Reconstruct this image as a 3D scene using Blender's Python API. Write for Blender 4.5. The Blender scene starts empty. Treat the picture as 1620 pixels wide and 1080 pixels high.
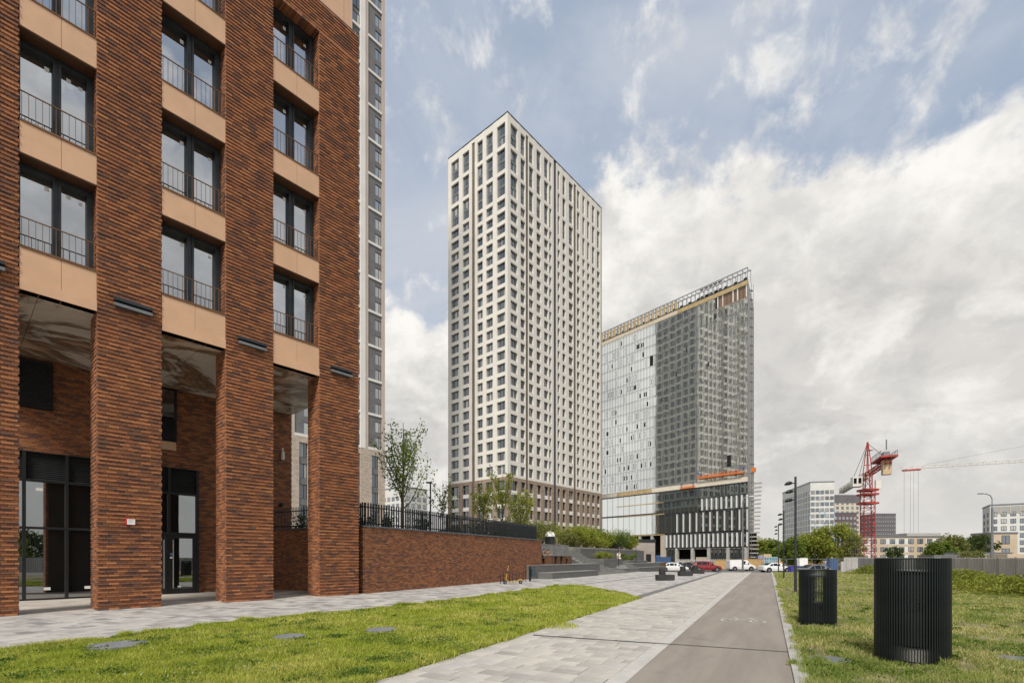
import bpy, bmesh, math, random
import numpy as np
from mathutils import Vector, Matrix

# ------------------------------------------------------------------ camera, sky, sun, exposure
SC = bpy.context.scene
COL = SC.collection
EYE, FOC, CX, HY = 1.5, 780.0, 810.0, 882.0      # eye height (m), focal length and centre/horizon in 1620-px photo units
cam = bpy.data.cameras.new('camera')
cam.sensor_width = 36.0
cam.lens = FOC / 1620 * 36.0
cam.shift_y = (HY - 540) / 1620
cam.clip_start, cam.clip_end = 0.1, 6000
cam_o = bpy.data.objects.new('camera', cam)
cam_o.location = (0, 0, EYE)
cam_o.rotation_euler = (math.pi / 2, 0, 0)
COL.objects.link(cam_o)
SC.camera = cam_o
vs = SC.view_settings
vs.view_transform = 'Standard'
vs.look = 'None'
vs.exposure = 0.4
vs.gamma = 1.0
vs.use_curve_mapping = False
SUN_EL, SUN_AZ = math.radians(46), math.radians(196)   # azimuth from +Y towards +X
sun = bpy.data.lights.new('sun', 'SUN')
sun.energy = 3.0
sun.angle = math.radians(14)
sun.color = (1.0, 0.95, 0.87)
sun_o = bpy.data.objects.new('sun', sun)
sd = Vector((math.sin(SUN_AZ) * math.cos(SUN_EL), math.cos(SUN_AZ) * math.cos(SUN_EL), math.sin(SUN_EL)))
sun_o.rotation_euler = sd.to_track_quat('Z', 'Y').to_euler()
sun_o.location = (0, -30, 60)
COL.objects.link(sun_o)


class NT:
    """small helper to write node trees"""
    def __init__(self, tree):
        self.t = tree
        self.n, self.l = tree.nodes, tree.links

    def new(self, kind, **kw):
        nd = self.n.new(kind)
        for k, v in kw.items():
            setattr(nd, k, v)
        return nd

    def put(self, sock, v):
        if isinstance(v, bpy.types.NodeSocket):
            self.l.new(v, sock)
        else:
            sock.default_value = v

    def math(self, op, a, b=None, c=None, clamp=False):
        nd = self.new('ShaderNodeMath', operation=op, use_clamp=clamp)
        for i, v in enumerate((a, b, c)):
            if v is not None:
                self.put(nd.inputs[i], v)
        return nd.outputs[0]

    def sstep(self, v, lo, hi, a=0.0, b=1.0):
        nd = self.new('ShaderNodeMapRange', interpolation_type='SMOOTHSTEP')
        for i, x in enumerate((v, lo, hi, a, b)):
            self.put(nd.inputs[i], x)
        return nd.outputs[0]

    def mix(self, f, a, b, blend='MIX'):
        nd = self.new('ShaderNodeMix', data_type='RGBA', blend_type=blend)
        self.put(nd.inputs[0], f)
        self.put(nd.inputs[6], a if isinstance(a, bpy.types.NodeSocket) else tuple(a) + (1,) * (4 - len(a)))
        self.put(nd.inputs[7], b if isinstance(b, bpy.types.NodeSocket) else tuple(b) + (1,) * (4 - len(b)))
        return nd.outputs[2]

    def noise(self, vec, scale, detail=4, rough=0.5, dist=0.0):
        nd = self.new('ShaderNodeTexNoise')
        if vec is not None:
            self.l.new(vec, nd.inputs['Vector'])
        nd.inputs['Scale'].default_value = scale
        nd.inputs['Detail'].default_value = detail
        nd.inputs['Roughness'].default_value = rough
        nd.inputs['Distortion'].default_value = dist
        return nd.outputs['Fac']

    def mapping(self, vec, scale=(1, 1, 1), rot=(0, 0, 0), loc=(0, 0, 0)):
        nd = self.new('ShaderNodeMapping')
        self.l.new(vec, nd.inputs['Vector'])
        nd.inputs['Scale'].default_value = scale
        nd.inputs['Rotation'].default_value = rot
        nd.inputs['Location'].default_value = loc
        return nd.outputs[0]


def build_world():
    w = bpy.data.worlds.new('World')
    SC.world = w
    w.use_nodes = True
    w.node_tree.nodes.clear()
    T = NT(w.node_tree)
    out = T.new('ShaderNodeOutputWorld')
    bg = T.new('ShaderNodeBackground')
    bg.inputs['Strength'].default_value = 0.1
    T.l.new(bg.outputs[0], out.inputs[0])
    sky = T.new('ShaderNodeTexSky', sky_type='NISHITA')
    sky.sun_disc = False
    sky.sun_elevation = SUN_EL
    sky.sun_rotation = SUN_AZ
    sky.air_density = 1.0
    sky.dust_density = 2.0
    sky.altitude = 100
    tc = T.new('ShaderNodeTexCoord')
    d = tc.outputs['Generated']
    sep = T.new('ShaderNodeSeparateXYZ')
    T.l.new(d, sep.inputs[0])
    x, y, z = sep.outputs
    az = T.math('ARCTAN2', x, y)
    el = T.math('ARCSINE', z)
    # blue of the open sky, softened by thin high cloud
    blue = T.mix(0.78, sky.outputs[0], (3.05, 3.7, 4.75))
    veil = T.noise(T.mapping(d, (2.2, 2.2, 3.5), (0.3, 0.5, 0.2), (5.1, 1.2, 0.4)), 1.0, 6, 0.6, 0.6)
    veil_f = T.sstep(veil, 0.34, 0.70, 0.06, 0.72)
    c = T.mix(veil_f, blue, (5.0, 5.2, 5.55))
    # torn wisps in the upper sky
    wv = T.mapping(d, (4.4, 3.6, 3.6), (0.5, 0.9, -0.5), (7.7, 2.3, 4.2))
    wisp = T.noise(wv, 2.9, 11, 0.60, 0.25)
    wisp_f = T.sstep(wisp, 0.525, 0.72, 0.0, 0.85)
    wsh = T.noise(T.mapping(d, (1, 1, 1.4), (0, 0, 0.7), (1.4, 6.1, 2.0)), 14.0, 8, 0.62, 0.2)
    c = T.mix(wisp_f, c, T.mix(T.sstep(wsh, 0.35, 0.62), (5.5, 5.5, 5.5), (6.9, 6.8, 6.6)))
    # cumulus bank whose lumpy top runs across the sky at about 33 degrees
    v0 = T.mapping(d, (1, 1, 1.25), (0, 0, 0), (2.4, 0.7, 3.1))
    v1 = T.mapping(d, (1, 1, 1.25), (0, 0, 0), (2.4, 0.7, 3.19))
    lump = T.noise(v0, 3.3, 12, 0.60, 0.1)
    lump_up = T.noise(v1, 3.3, 12, 0.60, 0.1)
    lump2 = T.noise(T.mapping(d, (1, 1, 1.2), (0, 0, 0.4), (9.4, 3.1, 1.0)), 8.0, 10, 0.62, 0.1)
    side = T.math('ADD', T.sstep(az, -0.08, 0.20, 0.0, 0.14), T.sstep(az, -0.75, -0.30, 0.60, 0.475))
    edge = T.math('ADD', side, T.math('MULTIPLY', T.math('SUBTRACT', lump, 0.5), 0.60))
    edge = T.math('ADD', edge, T.math('MULTIPLY', T.math('SUBTRACT', lump2, 0.5), 0.17))
    depth = T.math('SUBTRACT', edge, el)
    bank = T.sstep(depth, -0.02, 0.045)
    sh = T.noise(T.mapping(d, (1.5, 1.5, 3.6), (0, 0, 0.2), (0.3, 8.2, 1.5)), 2.6, 10, 0.60, 0.5)
    lit = T.sstep(T.math('SUBTRACT', lump, lump_up), -0.05, 0.06)
    deep = T.sstep(depth, 0.05, 0.28)
    grey = T.math('MULTIPLY', deep, T.sstep(sh, 0.36, 0.62, 0.25, 1.0))
    bright_side = T.sstep(az, -0.95, -0.45, 0.1, 1.0)
    grey = T.math('MULTIPLY', grey, bright_side)
    grey = T.math('ADD', grey, T.math('MULTIPLY', T.math('SUBTRACT', 1.0, lit), 0.45), clamp=True)
    puff = T.noise(T.mapping(d, (1, 1, 1.3), (0, 0, 0.5), (3.4, 2.1, 7.0)), 9.0, 9, 0.62, 0.3)
    ccol = T.mix(grey, T.mix(T.sstep(puff, 0.34, 0.60), (6.1, 5.98, 5.75), (7.5, 7.3, 6.95)), T.mix(T.sstep(puff, 0.36, 0.62), (4.5, 4.4, 4.25), (5.4, 5.25, 5.05)))
    c = T.mix(bank, c, ccol)
    # even milky air low down
    low = T.sstep(el, 0.0, 0.22, 0.75, 0.0)
    c = T.mix(low, c, T.mix(bright_side, (7.2, 7.1, 6.9), (5.5, 5.36, 5.12)))
    T.l.new(c, bg.inputs['Color'])


build_world()

# ------------------------------------------------------------------ helpers: materials
MATS = {}


def principled(name):
    m = bpy.data.materials.new(name)
    m.use_nodes = True
    T = NT(m.node_tree)
    b = m.node_tree.nodes['Principled BSDF']
    return m, T, b


def pmat(name, col, rough=0.6, metal=0.0, var=0.12, scale=3.0, bump=0.0, bscale=40.0, spec=0.5, island=0.0, streak=None):
    if name in MATS:
        return MATS[name]
    m, T, b = principled(name)
    tc = T.new('ShaderNodeTexCoord')
    v = tc.outputs['Object']
    if streak:
        v = T.mapping(v, streak)
    n = T.noise(v, scale, 6, 0.6)
    hi = tuple(min(1, c * (1 + var)) for c in col)
    lo = tuple(c * (1 - var) for c in col)
    c = T.mix(T.sstep(n, 0.3, 0.7), lo, hi)
    if island:
        c = T.mix(1.0, c, T.mix(rand01(T), (1 - island,) * 3, (1 + island,) * 3), 'MULTIPLY')
    T.l.new(c, b.inputs['Base Color'])
    b.inputs['Roughness'].default_value = rough
    b.inputs['Metallic'].default_value = metal
    b.inputs['Specular IOR Level'].default_value = spec
    if bump:
        bp = T.new('ShaderNodeBump')
        bp.inputs['Strength'].default_value = bump
        bp.inputs['Distance'].default_value = 0.02
        T.l.new(T.noise(tc.outputs['Object'], bscale, 5, 0.6), bp.inputs['Height'])
        T.l.new(bp.outputs[0], b.inputs['Normal'])
    MATS[name] = m
    return m


def rand01(T):
    g = T.new('ShaderNodeNewGeometry')
    oi = T.new('ShaderNodeObjectInfo')
    return T.math('FRACT', T.math('ADD', g.outputs['Random Per Island'], oi.outputs['Random']))


def ramp(T, f, stops, interp='LINEAR'):
    r = T.new('ShaderNodeValToRGB')
    cr = r.color_ramp
    cr.interpolation = interp
    while len(cr.elements) < len(stops):
        cr.elements.new(0.5)
    for e, (p, c) in zip(cr.elements, stops):
        e.position = p
        e.color = tuple(c) + (1,)
    T.l.new(f, r.inputs[0])
    return r.outputs[0]


def brick_mat(name, gain=1.0, stain=.42, sscale=2.6, even=0.0):
    m, T, b = principled(name)
    f = rand01(T)
    k = lambda *c: tuple(x * gain for x in c)
    c = ramp(T, f, [(0.0, k(.075, .048, .042)), (.10, k(.095, .052, .040)), (.22, k(.160, .068, .034)), (.42, k(.240, .091, .041)),
                    (.62, k(.310, .117, .046)), (.82, k(.370, .148, .055)), (1.0, k(.43, .19, .076))])
    tc = T.new('ShaderNodeTexCoord')
    v = tc.outputs['Object']
    n = T.noise(T.mapping(v, (4, 4, 16)), sscale, 6, 0.65)
    c = T.mix(T.sstep(n, 0.42, 0.72, 0.0, stain), c, k(.075, .044, .034))
    n2 = T.noise(v, 45, 4, 0.7)
    c = T.mix(T.sstep(n2, 0.58, 0.75, 0.0, 0.3), c, k(.42, .21, .10))
    big = T.noise(v, 0.35, 3, 0.5)
    c = T.mix(1.0, c, T.mix(big, (.82, .82, .82), (1.16, 1.14, 1.12)), 'MULTIPLY')
    T.l.new(c, b.inputs['Base Color'])
    b.inputs['Roughness'].default_value = 0.75
    if even:
        c = T.mix(even, c, k(.268, .106, .054))
    T.l.new(c, b.inputs['Base Color'])
    bp = T.new('ShaderNodeBump')
    bp.inputs['Strength'].default_value = 0.5
    bp.inputs['Distance'].default_value = 0.012
    T.l.new(T.noise(v, 60, 5, 0.7), bp.inputs['Height'])
    T.l.new(bp.outputs[0], b.inputs['Normal'])
    MATS[name] = m
    return m


def slab_mat(name, stops, gain=1.0):
    m, T, b = principled(name)
    f = rand01(T)
    c = ramp(T, f, [(p, tuple(x * gain for x in col)) for p, col in stops])
    tc = T.new('ShaderNodeTexCoord')
    v = tc.outputs['Object']
    n = T.noise(v, 1.4, 6, 0.65, 0.4)
    c = T.mix(1.0, c, T.mix(T.sstep(n, 0.3, 0.7), (.80, .80, .80), (1.12, 1.11, 1.10)), 'MULTIPLY')
    n2 = T.noise(v, 70, 4, 0.7)
    c = T.mix(1.0, c, T.mix(n2, (.82, .82, .82), (1.15, 1.15, 1.15)), 'MULTIPLY')
    T.l.new(c, b.inputs['Base Color'])
    b.inputs['Roughness'].default_value = 0.8
    bp = T.new('ShaderNodeBump')
    bp.inputs['Strength'].default_value = 0.25
    bp.inputs['Distance'].default_value = 0.006
    T.l.new(T.noise(v, 90, 4, 0.6), bp.inputs['Height'])
    T.l.new(bp.outputs[0], b.inputs['Normal'])
    MATS[name] = m
    return m


def glass_mat(name, refl, tint, dark, rough=0.015, wobble=0.0, wscale=0.4, wstretch=None, curtain=0.0):
    """a coated pane: part mirror, part dark interior"""
    m = bpy.data.materials.new(name)
    m.use_nodes = True
    m.node_tree.nodes.clear()
    T = NT(m.node_tree)
    out = T.new('ShaderNodeOutputMaterial')
    gl = T.new('ShaderNodeBsdfGlossy')
    gl.inputs['Color'].default_value = tuple(tint) + (1,)
    gl.inputs['Roughness'].default_value = rough
    df = T.new('ShaderNodeBsdfDiffuse')
    df.inputs['Color'].default_value = tuple(dark) + (1,)
    if curtain:
        oi = T.new('ShaderNodeObjectInfo')
        ge = T.new('ShaderNodeNewGeometry')
        rn = T.math('FRACT', T.math('ADD', oi.outputs['Random'], ge.outputs['Random Per Island']))
        T.l.new(ramp(T, rn, [(0, dark), (1 - curtain, tuple(x * 2.2 for x in dark)), (1 - curtain + .02, (.16, .155, .145)), (1, (.42, .40, .36))]), df.inputs['Color'])
    fr = T.new('ShaderNodeFresnel')
    fr.inputs['IOR'].default_value = 1.5
    f = T.math('ADD', refl, T.math('MULTIPLY', fr.outputs[0], 1 - refl), clamp=True)
    mx = T.new('ShaderNodeMixShader')
    T.l.new(f, mx.inputs[0])
    T.l.new(df.outputs[0], mx.inputs[1])
    T.l.new(gl.outputs[0], mx.inputs[2])
    T.l.new(mx.outputs[0], out.inputs[0])
    if wobble:
        bp = T.new('ShaderNodeBump')
        bp.inputs['Strength'].default_value = wobble
        bp.inputs['Distance'].default_value = 0.05
        tc = T.new('ShaderNodeTexCoord')
        wv = T.mapping(tc.outputs['Object'], wstretch) if wstretch else tc.outputs['Object']
        T.l.new(T.noise(wv, wscale, 2, 0.5), bp.inputs['Height'])
        T.l.new(bp.outputs[0], gl.inputs['Normal'])
    MATS[name] = m
    return m


def leaf_mat(name, c0, c1, trans=0.35, gain=1.0):
    m = bpy.data.materials.new(name)
    m.use_nodes = True
    m.node_tree.nodes.clear()
    T = NT(m.node_tree)
    out = T.new('ShaderNodeOutputMaterial')
    f = rand01(T)
    tc = T.new('ShaderNodeTexCoord')
    n = T.noise(tc.outputs['Object'], 0.9, 4, 0.6)
    f = T.math('ADD', T.math('MULTIPLY', f, 0.6), T.math('MULTIPLY', T.sstep(n, 0.3, 0.7), 0.4))
    c = T.mix(f, tuple(x * gain for x in c0), tuple(x * gain for x in c1))
    df = T.new('ShaderNodeBsdfDiffuse')
    tr = T.new('ShaderNodeBsdfTranslucent')
    T.l.new(c, df.inputs[0])
    T.l.new(T.mix(1.0, c, (1.25, 1.3, 0.7), 'MULTIPLY'), tr.inputs[0])
    mx = T.new('ShaderNodeMixShader')
    mx.inputs[0].default_value = trans
    T.l.new(df.outputs[0], mx.inputs[1])
    T.l.new(tr.outputs[0], mx.inputs[2])
    T.l.new(mx.outputs[0], out.inputs[0])
    MATS[name] = m
    return m


# ------------------------------------------------------------------ helpers: meshes and objects
def props(o, label=None, cat=None, group=None, kind=None):
    if label:
        o['label'] = label
    if cat:
        o['category'] = cat
    if group:
        o['group'] = group
    if kind:
        o['kind'] = kind
    return o


def thing(name, label, cat, loc=(0, 0, 0), rz=0.0, group=None):
    o = bpy.data.objects.new(name, None)
    o.empty_display_size = 0.3
    COL.objects.link(o)
    o.location = loc
    o.rotation_euler = (0, 0, rz)
    return props(o, label, cat, group)


def link(name, me, parent=None, loc=(0, 0, 0), rz=0.0, label=None, kind=None):
    o = bpy.data.objects.new(name, me)
    COL.objects.link(o)
    o.location = loc
    o.rotation_euler = (0, 0, rz)
    if parent is not None:
        o.parent = parent
    return props(o, label, None, None, kind)


def dup(root, loc=None, rz=None, label=None, group=None, scale=None):
    def cp(o, par):
        c = o.copy()
        COL.objects.link(c)
        if par is not None:
            c.parent = par
        for ch in o.children:
            cp(ch, c)
        return c
    r = cp(root, None)
    if loc is not None:
        r.location = loc
    if rz is not None:
        r.rotation_euler = (0, 0, rz)
    if scale is not None:
        r.scale = (scale,) * 3 if not isinstance(scale, tuple) else scale
    if label:
        r['label'] = label
    if group:
        r['group'] = group
    return r


class MB:
    def __init__(self):
        self.v, self.f, self.m = [], [], []

    def face(self, pts, mi=0):
        i = len(self.v)
        self.v += [tuple(p) for p in pts]
        self.f.append(tuple(range(i, i + len(pts))))
        self.m.append(mi)

    def box(self, x0, x1, y0, y1, z0, z1, mi=0):
        i = len(self.v)
        self.v += [(x0, y0, z0), (x1, y0, z0), (x1, y1, z0), (x0, y1, z0), (x0, y0, z1), (x1, y0, z1), (x1, y1, z1), (x0, y1, z1)]
        for q in ((0, 3, 2, 1), (4, 5, 6, 7), (0, 1, 5, 4), (1, 2, 6, 5), (2, 3, 7, 6), (3, 0, 4, 7)):
            self.f.append(tuple(i + k for k in q))
            self.m.append(mi)
        return self

    def prism(self, poly, z0, z1, mi=0):
        """poly: list of (x, y) counter-clockwise"""
        i, n = len(self.v), len(poly)
        self.v += [(p[0], p[1], z0) for p in poly] + [(p[0], p[1], z1) for p in poly]
        self.f.append(tuple(i + k for k in range(n - 1, -1, -1)))
        self.m.append(mi)
        self.f.append(tuple(i + n + k for k in range(n)))
        self.m.append(mi)
        for k in range(n):
            a, b = k, (k + 1) % n
            self.f.append((i + a, i + b, i + n + b, i + n + a))
            self.m.append(mi)
        return self

    def tube(self, pts, radii, n=6, mi=0, cap=True):
        pts = [Vector(p) for p in pts]
        if not isinstance(radii, (list, tuple)):
            radii = [radii] * len(pts)
        i0 = len(self.v)
        up = None
        for k, p in enumerate(pts):
            t = (pts[min(k + 1, len(pts) - 1)] - pts[max(k - 1, 0)])
            if t.length < 1e-9:
                t = Vector((0, 0, 1))
            t.normalize()
            if up is None:
                up = Vector((1, 0, 0)) if abs(t.x) < 0.8 else Vector((0, 1, 0))
            a = (up - t * up.dot(t))
            if a.length < 1e-6:
                a = t.orthogonal()
            a.normalize()
            up = a
            b = t.cross(a)
            for j in range(n):
                an = 2 * math.pi * (j + 0.5) / n
                q = p + (a * math.cos(an) + b * math.sin(an)) * radii[k]
                self.v.append(tuple(q))
        for k in range(len(pts) - 1):
            for j in range(n):
                a, b = i0 + k * n + j, i0 + k * n + (j + 1) % n
                self.f.append((a, b, b + n, a + n))
                self.m.append(mi)
        if cap:
            self.f.append(tuple(i0 + j for j in range(n - 1, -1, -1)))
            self.m.append(mi)
            e = i0 + (len(pts) - 1) * n
            self.f.append(tuple(e + j for j in range(n)))
            self.m.append(mi)
        return self

    def lathe(self, prof, n=16, c=(0, 0), mi=0):
        """prof: list of (r, z)"""
        i0 = len(self.v)
        for r, z in prof:
            for j in range(n):
                a = 2 * math.pi * j / n
                self.v.append((c[0] + r * math.cos(a), c[1] + r * math.sin(a), z))
        for k in range(len(prof) - 1):
            for j in range(n):
                a, b = i0 + k * n + j, i0 + k * n + (j + 1) % n
                self.f.append((a, b, b + n, a + n))
                self.m.append(mi)
        return self

    def loft(self, rings, mi=0, cap=True):
        i0, n = len(self.v), len(rings[0])
        for r in rings:
            self.v += [tuple(p) for p in r]
        for k in range(len(rings) - 1):
            for j in range(n):
                a, b = i0 + k * n + j, i0 + k * n + (j + 1) % n
                self.f.append((a, b, b + n, a + n))
                self.m.append(mi)
        if cap:
            self.f.append(tuple(i0 + j for j in range(n - 1, -1, -1)))
            self.m.append(mi)
            e = i0 + (len(rings) - 1) * n
            self.f.append(tuple(e + j for j in range(n)))
            self.m.append(mi)
        return self

    def mesh(self, name, mats, smooth=False):
        me = bpy.data.meshes.new(name)
        me.from_pydata(self.v, [], self.f)
        for mt in (mats if isinstance(mats, (list, tuple)) else [mats]):
            me.materials.append(mt)
        me.polygons.foreach_set('material_index', self.m)
        if smooth:
            me.polygons.foreach_set('use_smooth', [True] * len(self.f))
        me.update()
        return me

    def build(self, name, mats, parent=None, loc=(0, 0, 0), rz=0.0, smooth=False, label=None, kind=None):
        return link(name, self.mesh(name, mats, smooth), parent, loc, rz, label, kind)


def np_mesh(name, V, nper, mat, nv_face=4, faces=None):
    """fast mesh from arrays: V (N,3); faces (M,k)"""
    me = bpy.data.meshes.new(name)
    M, k = faces.shape
    me.vertices.add(len(V))
    me.vertices.foreach_set('co', np.ascontiguousarray(V, dtype=np.float32).ravel())
    me.loops.add(M * k)
    me.loops.foreach_set('vertex_index', np.ascontiguousarray(faces, dtype=np.int32).ravel())
    me.polygons.add(M)
    me.polygons.foreach_set('loop_start', np.arange(0, M * k, k, dtype=np.int32))
    me.polygons.foreach_set('loop_total', np.full(M, k, dtype=np.int32))
    me.polygons.foreach_set('use_smooth', np.zeros(M, dtype=bool))
    me.materials.append(mat)
    me.update(calc_edges=True)
    return me


BOXF = np.array([(0, 3, 2, 1), (4, 5, 6, 7), (0, 1, 5, 4), (1, 2, 6, 5), (2, 3, 7, 6), (3, 0, 4, 7)])


def boxes_mesh(name, B, mat):
    """B: (N,6) x0,x1,y0,y1,z0,z1"""
    B = np.asarray(B, dtype=float)
    idx = [(0, 2, 4), (1, 2, 4), (1, 3, 4), (0, 3, 4), (0, 2, 5), (1, 2, 5), (1, 3, 5), (0, 3, 5)]
    V = np.stack([B[:, list(i)] for i in idx], axis=1).reshape(-1, 3)
    F = (BOXF[None] + (np.arange(len(B)) * 8)[:, None, None]).reshape(-1, 4)
    return np_mesh(name, V, 8, mat, 4, F)


def quads_leaves(P, Nrm, size, rng, aspect=0.55):
    """leaf quads (folded rhombi) at points P with random tilt; returns V, F"""
    n = len(P)
    a = rng.normal(size=(n, 3))
    a /= np.linalg.norm(a, axis=1)[:, None]
    b = np.cross(a, Nrm)
    bl = np.linalg.norm(b, axis=1)
    b[bl < 1e-6] = (1, 0, 0)
    b /= np.linalg.norm(b, axis=1)[:, None]
    s = (size * rng.uniform(0.6, 1.3, n))[:, None]
    V = np.stack([P - a * s * 0.5, P + b * s * aspect * 0.5, P + a * s * 0.5, P - b * s * aspect * 0.5], axis=1).reshape(-1, 3)
    F = np.arange(n * 4).reshape(n, 4)
    return V, F


def px_dir(px):
    return (px - CX) / FOC


def gnd(px, py, z=0.0):
    """ground point seen at photo pixel (px, py)"""
    D = (EYE - z) * FOC / (py - HY)
    return px_dir(px) * D, D


def at(px, py, D):
    return Vector((px_dir(px) * D, D, EYE + (HY - py) * D / FOC))


class Frame:
    """a plan frame: origin o, local x along u, local y = u turned 90 degrees left"""
    def __init__(self, o, u):
        l = math.hypot(*u)
        self.o, self.u = o, (u[0] / l, u[1] / l)
        self.n = (-self.u[1], self.u[0])
        self.rz = math.atan2(self.u[1], self.u[0])

    def w(self, s, n):
        return self.o[0] + s * self.u[0] + n * self.n[0], self.o[1] + s * self.u[1] + n * self.n[1]

    def l(self, x, y):
        dx, dy = x - self.o[0], y - self.o[1]
        return dx * self.u[0] + dy * self.u[1], dx * self.n[0] + dy * self.n[1]

    def s_at(self, px, n=0.0):
        t = px_dir(px)
        ox, oy = self.w(0, n)
        return (t * oy - ox) / (self.u[0] - t * self.u[1])

    def n_at(self, px, s=0.0):
        t = px_dir(px)
        ox, oy = self.w(s, 0)
        return (t * oy - ox) / (self.n[0] - t * self.n[1])

    def z_at(self, py, s, n=0.0):
        D = self.w(s, n)[1]
        return EYE + (HY - py) * D / FOC


U_B = (0.6571, 0.7538)
FB = Frame((-11.87, 14.1), U_B)                 # brick building: x along the facade, y into it
FW = Frame((-6.16, 20.7), (0.4606, 0.8876))     # low wall
FP = Frame((0.0, 0.0), (0.4606, 0.8876))        # path
FA = Frame((2.98, 35.2), (0.534, 0.845))        # terraces and steps
FT = Frame((-1.07, 119.0), U_B)                 # white tower
FG = Frame((0.478 * 145.6, 145.6), (0.7682, 0.6401))   # glass tower: y along its face

# ------------------------------------------------------------------ materials
BRICK = brick_mat('brick_clinker', 1.10, .42, 5.0, .24)
MORTAR = pmat('mortar_dark', (.045, .028, .020), .9)
COPPER = pmat('copper_panel_paint', (.65, .405, .25), .42, .25, .06, 1.2, .05, 8)
BRONZE = pmat('bronze_paint', (.20, .105, .05), .45, .4)
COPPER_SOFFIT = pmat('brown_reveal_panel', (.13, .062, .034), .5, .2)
BLACKM = pmat('black_metal', (.018, .019, .021), .45, .3, .2)
DARKM = pmat('anthracite_metal', (.032, .036, .041), .5, .3, .2)
GREYM = pmat('grey_metal', (.20, .21, .22), .45, .5)
STEEL = pmat('brushed_steel', (.55, .53, .5), .3, .9)
WHITEP = pmat('white_paint', (.78, .77, .74), .5)
CONC = pmat('concrete_light', (.36, .345, .32), .85, 0, .18, 2, .2, 30)
CONC_D = pmat('concrete_dark', (.155, .152, .148), .85, 0, .25, 1.6, .25, 30)
STICK = pmat('white_sticker', (.75, .75, .72), .6)
PANE = glass_mat('window_glass', .50, (.88, .93, 1.0), (.010, .011, .012), .01, .08, .7)
SHOPG = glass_mat('shop_glass', .34, (.9, .95, .97), (.008, .009, .009), .01, .03, .6)
# ------------------------------------------------------------------ the setting: ground, plaza, paving, path, lawns
rng = np.random.default_rng(7)
random.seed(11)
GZ = -0.65                                        # street level beyond the plaza
EARTH = pmat('street_asphalt', (.115, .112, .108), .9, 0, .25, .25, .1, 20)
mb = MB()
mb.face([(-2500, -600, GZ), (2500, -600, GZ), (2500, 4500, GZ), (-2500, 4500, GZ)])
mb.build('ground', EARTH, kind='structure')

JOINT = pmat('paving_joint_sand', (.20, .19, .175), .95)
mb = MB()
mb.prism([(-60, -20), (70, -20), (60, 45), (45, 53.5), (26.2, 50.5), (17.3, 52.5), (5, 58), (-60, 80)], GZ - .1, -.03)
plaza = mb.build('plaza', JOINT, kind='structure')


def poly_in(P, poly):
    x, y = P[:, 0], P[:, 1]
    ins = np.zeros(len(P), bool)
    n = len(poly)
    for i in range(n):
        x1, y1 = poly[i]
        x2, y2 = poly[(i + 1) % n]
        c = ((y1 > y) != (y2 > y)) & (x < (x2 - x1) * (y - y1) / (y2 - y1 + 1e-12) + x1)
        ins ^= c
    return ins


LAWN_L = [FP.w(-4, 4.27), FP.w(18.62, 4.27), gnd(985, 937.5), gnd(928, 926.8), gnd(905, 925.3), gnd(880, 927.5), gnd(660, 957), gnd(407, 981), gnd(204, 1008),
          gnd(0, 1034), (-12.6, 0.6)]
LAWN_R = [FP.w(-4, -.46), (12, -4), (44, 4), (50, 40), (46, 53), (26.9, 50.8), FP.w(57, -.46)]
SLAB_PATH = slab_mat('path_slab', [(0, (.31, .29, .265)), (.05, (.37, .345, .315)), (.15, (.42, .39, .35)), (.55, (.46, .43, .385)), (.85, (.50, .465, .41)), (1, (.44, .42, .395))], 1.0)
SLAB_WALK = slab_mat('pavement_slab', [(0, (.23, .218, .208)), (.16, (.33, .315, .30)), (.5, (.44, .42, .395)), (.85, (.50, .475, .44)), (1, (.39, .37, .35))], .98)


def slab_field(parent, frame, x0, x1, y0, y1, row, lens, mat, keep, n_single, z0=-.03, gap=.006):
    """rows of slabs across the frame; the ones that show largest become single objects"""
    boxes = []
    x = x0
    k = 0
    while x < x1 - 1e-6:
        xe = min(x + row, x1)
        y = y0 - rng.uniform(0, .4)
        while y < y1:
            ln = lens[rng.integers(len(lens))]
            a, b = max(y, y0), min(y + ln, y1)
            if b - a > .05:
                boxes.append((x + gap / 2, xe - gap / 2, a + gap / 2, b - gap / 2, z0, rng.uniform(-.0045, 0)))
            y += ln
        x = xe
    B = np.array(boxes)
    c = np.stack([(B[:, 0] + B[:, 1]) / 2, (B[:, 2] + B[:, 3]) / 2], 1)
    W = np.stack([frame.o[0] + c[:, 0] * frame.u[0] + c[:, 1] * frame.n[0], frame.o[1] + c[:, 0] * frame.u[1] + c[:, 1] * frame.n[1]], 1)
    ok = keep(W)
    B, W = B[ok], W[ok]
    px = CX + FOC * W[:, 0] / np.maximum(W[:, 1], .1)
    py = HY + EYE * FOC / np.maximum(W[:, 1], .1)
    vis = (W[:, 1] > 3) & (px > -20) & (px < 1640) & (py < 1085)
    area = (B[:, 1] - B[:, 0]) * (B[:, 3] - B[:, 2]) / np.maximum(W[:, 1], .1) ** 3
    area[~vis] = 0
    order = np.argsort(-area)
    single = order[:n_single]
    rest = order[n_single:]
    cache = {}
    for i in single:
        b = B[i]
        key = (round(b[1] - b[0], 3), round(b[3] - b[2], 3))
        if key not in cache:
            hx, hy = (b[1] - b[0]) / 2, (b[3] - b[2]) / 2
            cache[key] = MB().box(-hx, hx, -hy, hy, z0, 0).mesh('paving_slab', mat)
        o = link('paving_slab', cache[key], parent, ((b[0] + b[1]) / 2, (b[2] + b[3]) / 2, b[5]))
    o = link('paving_field', boxes_mesh('paving_field', B[rest], mat), parent, kind='stuff')
    return o


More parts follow.
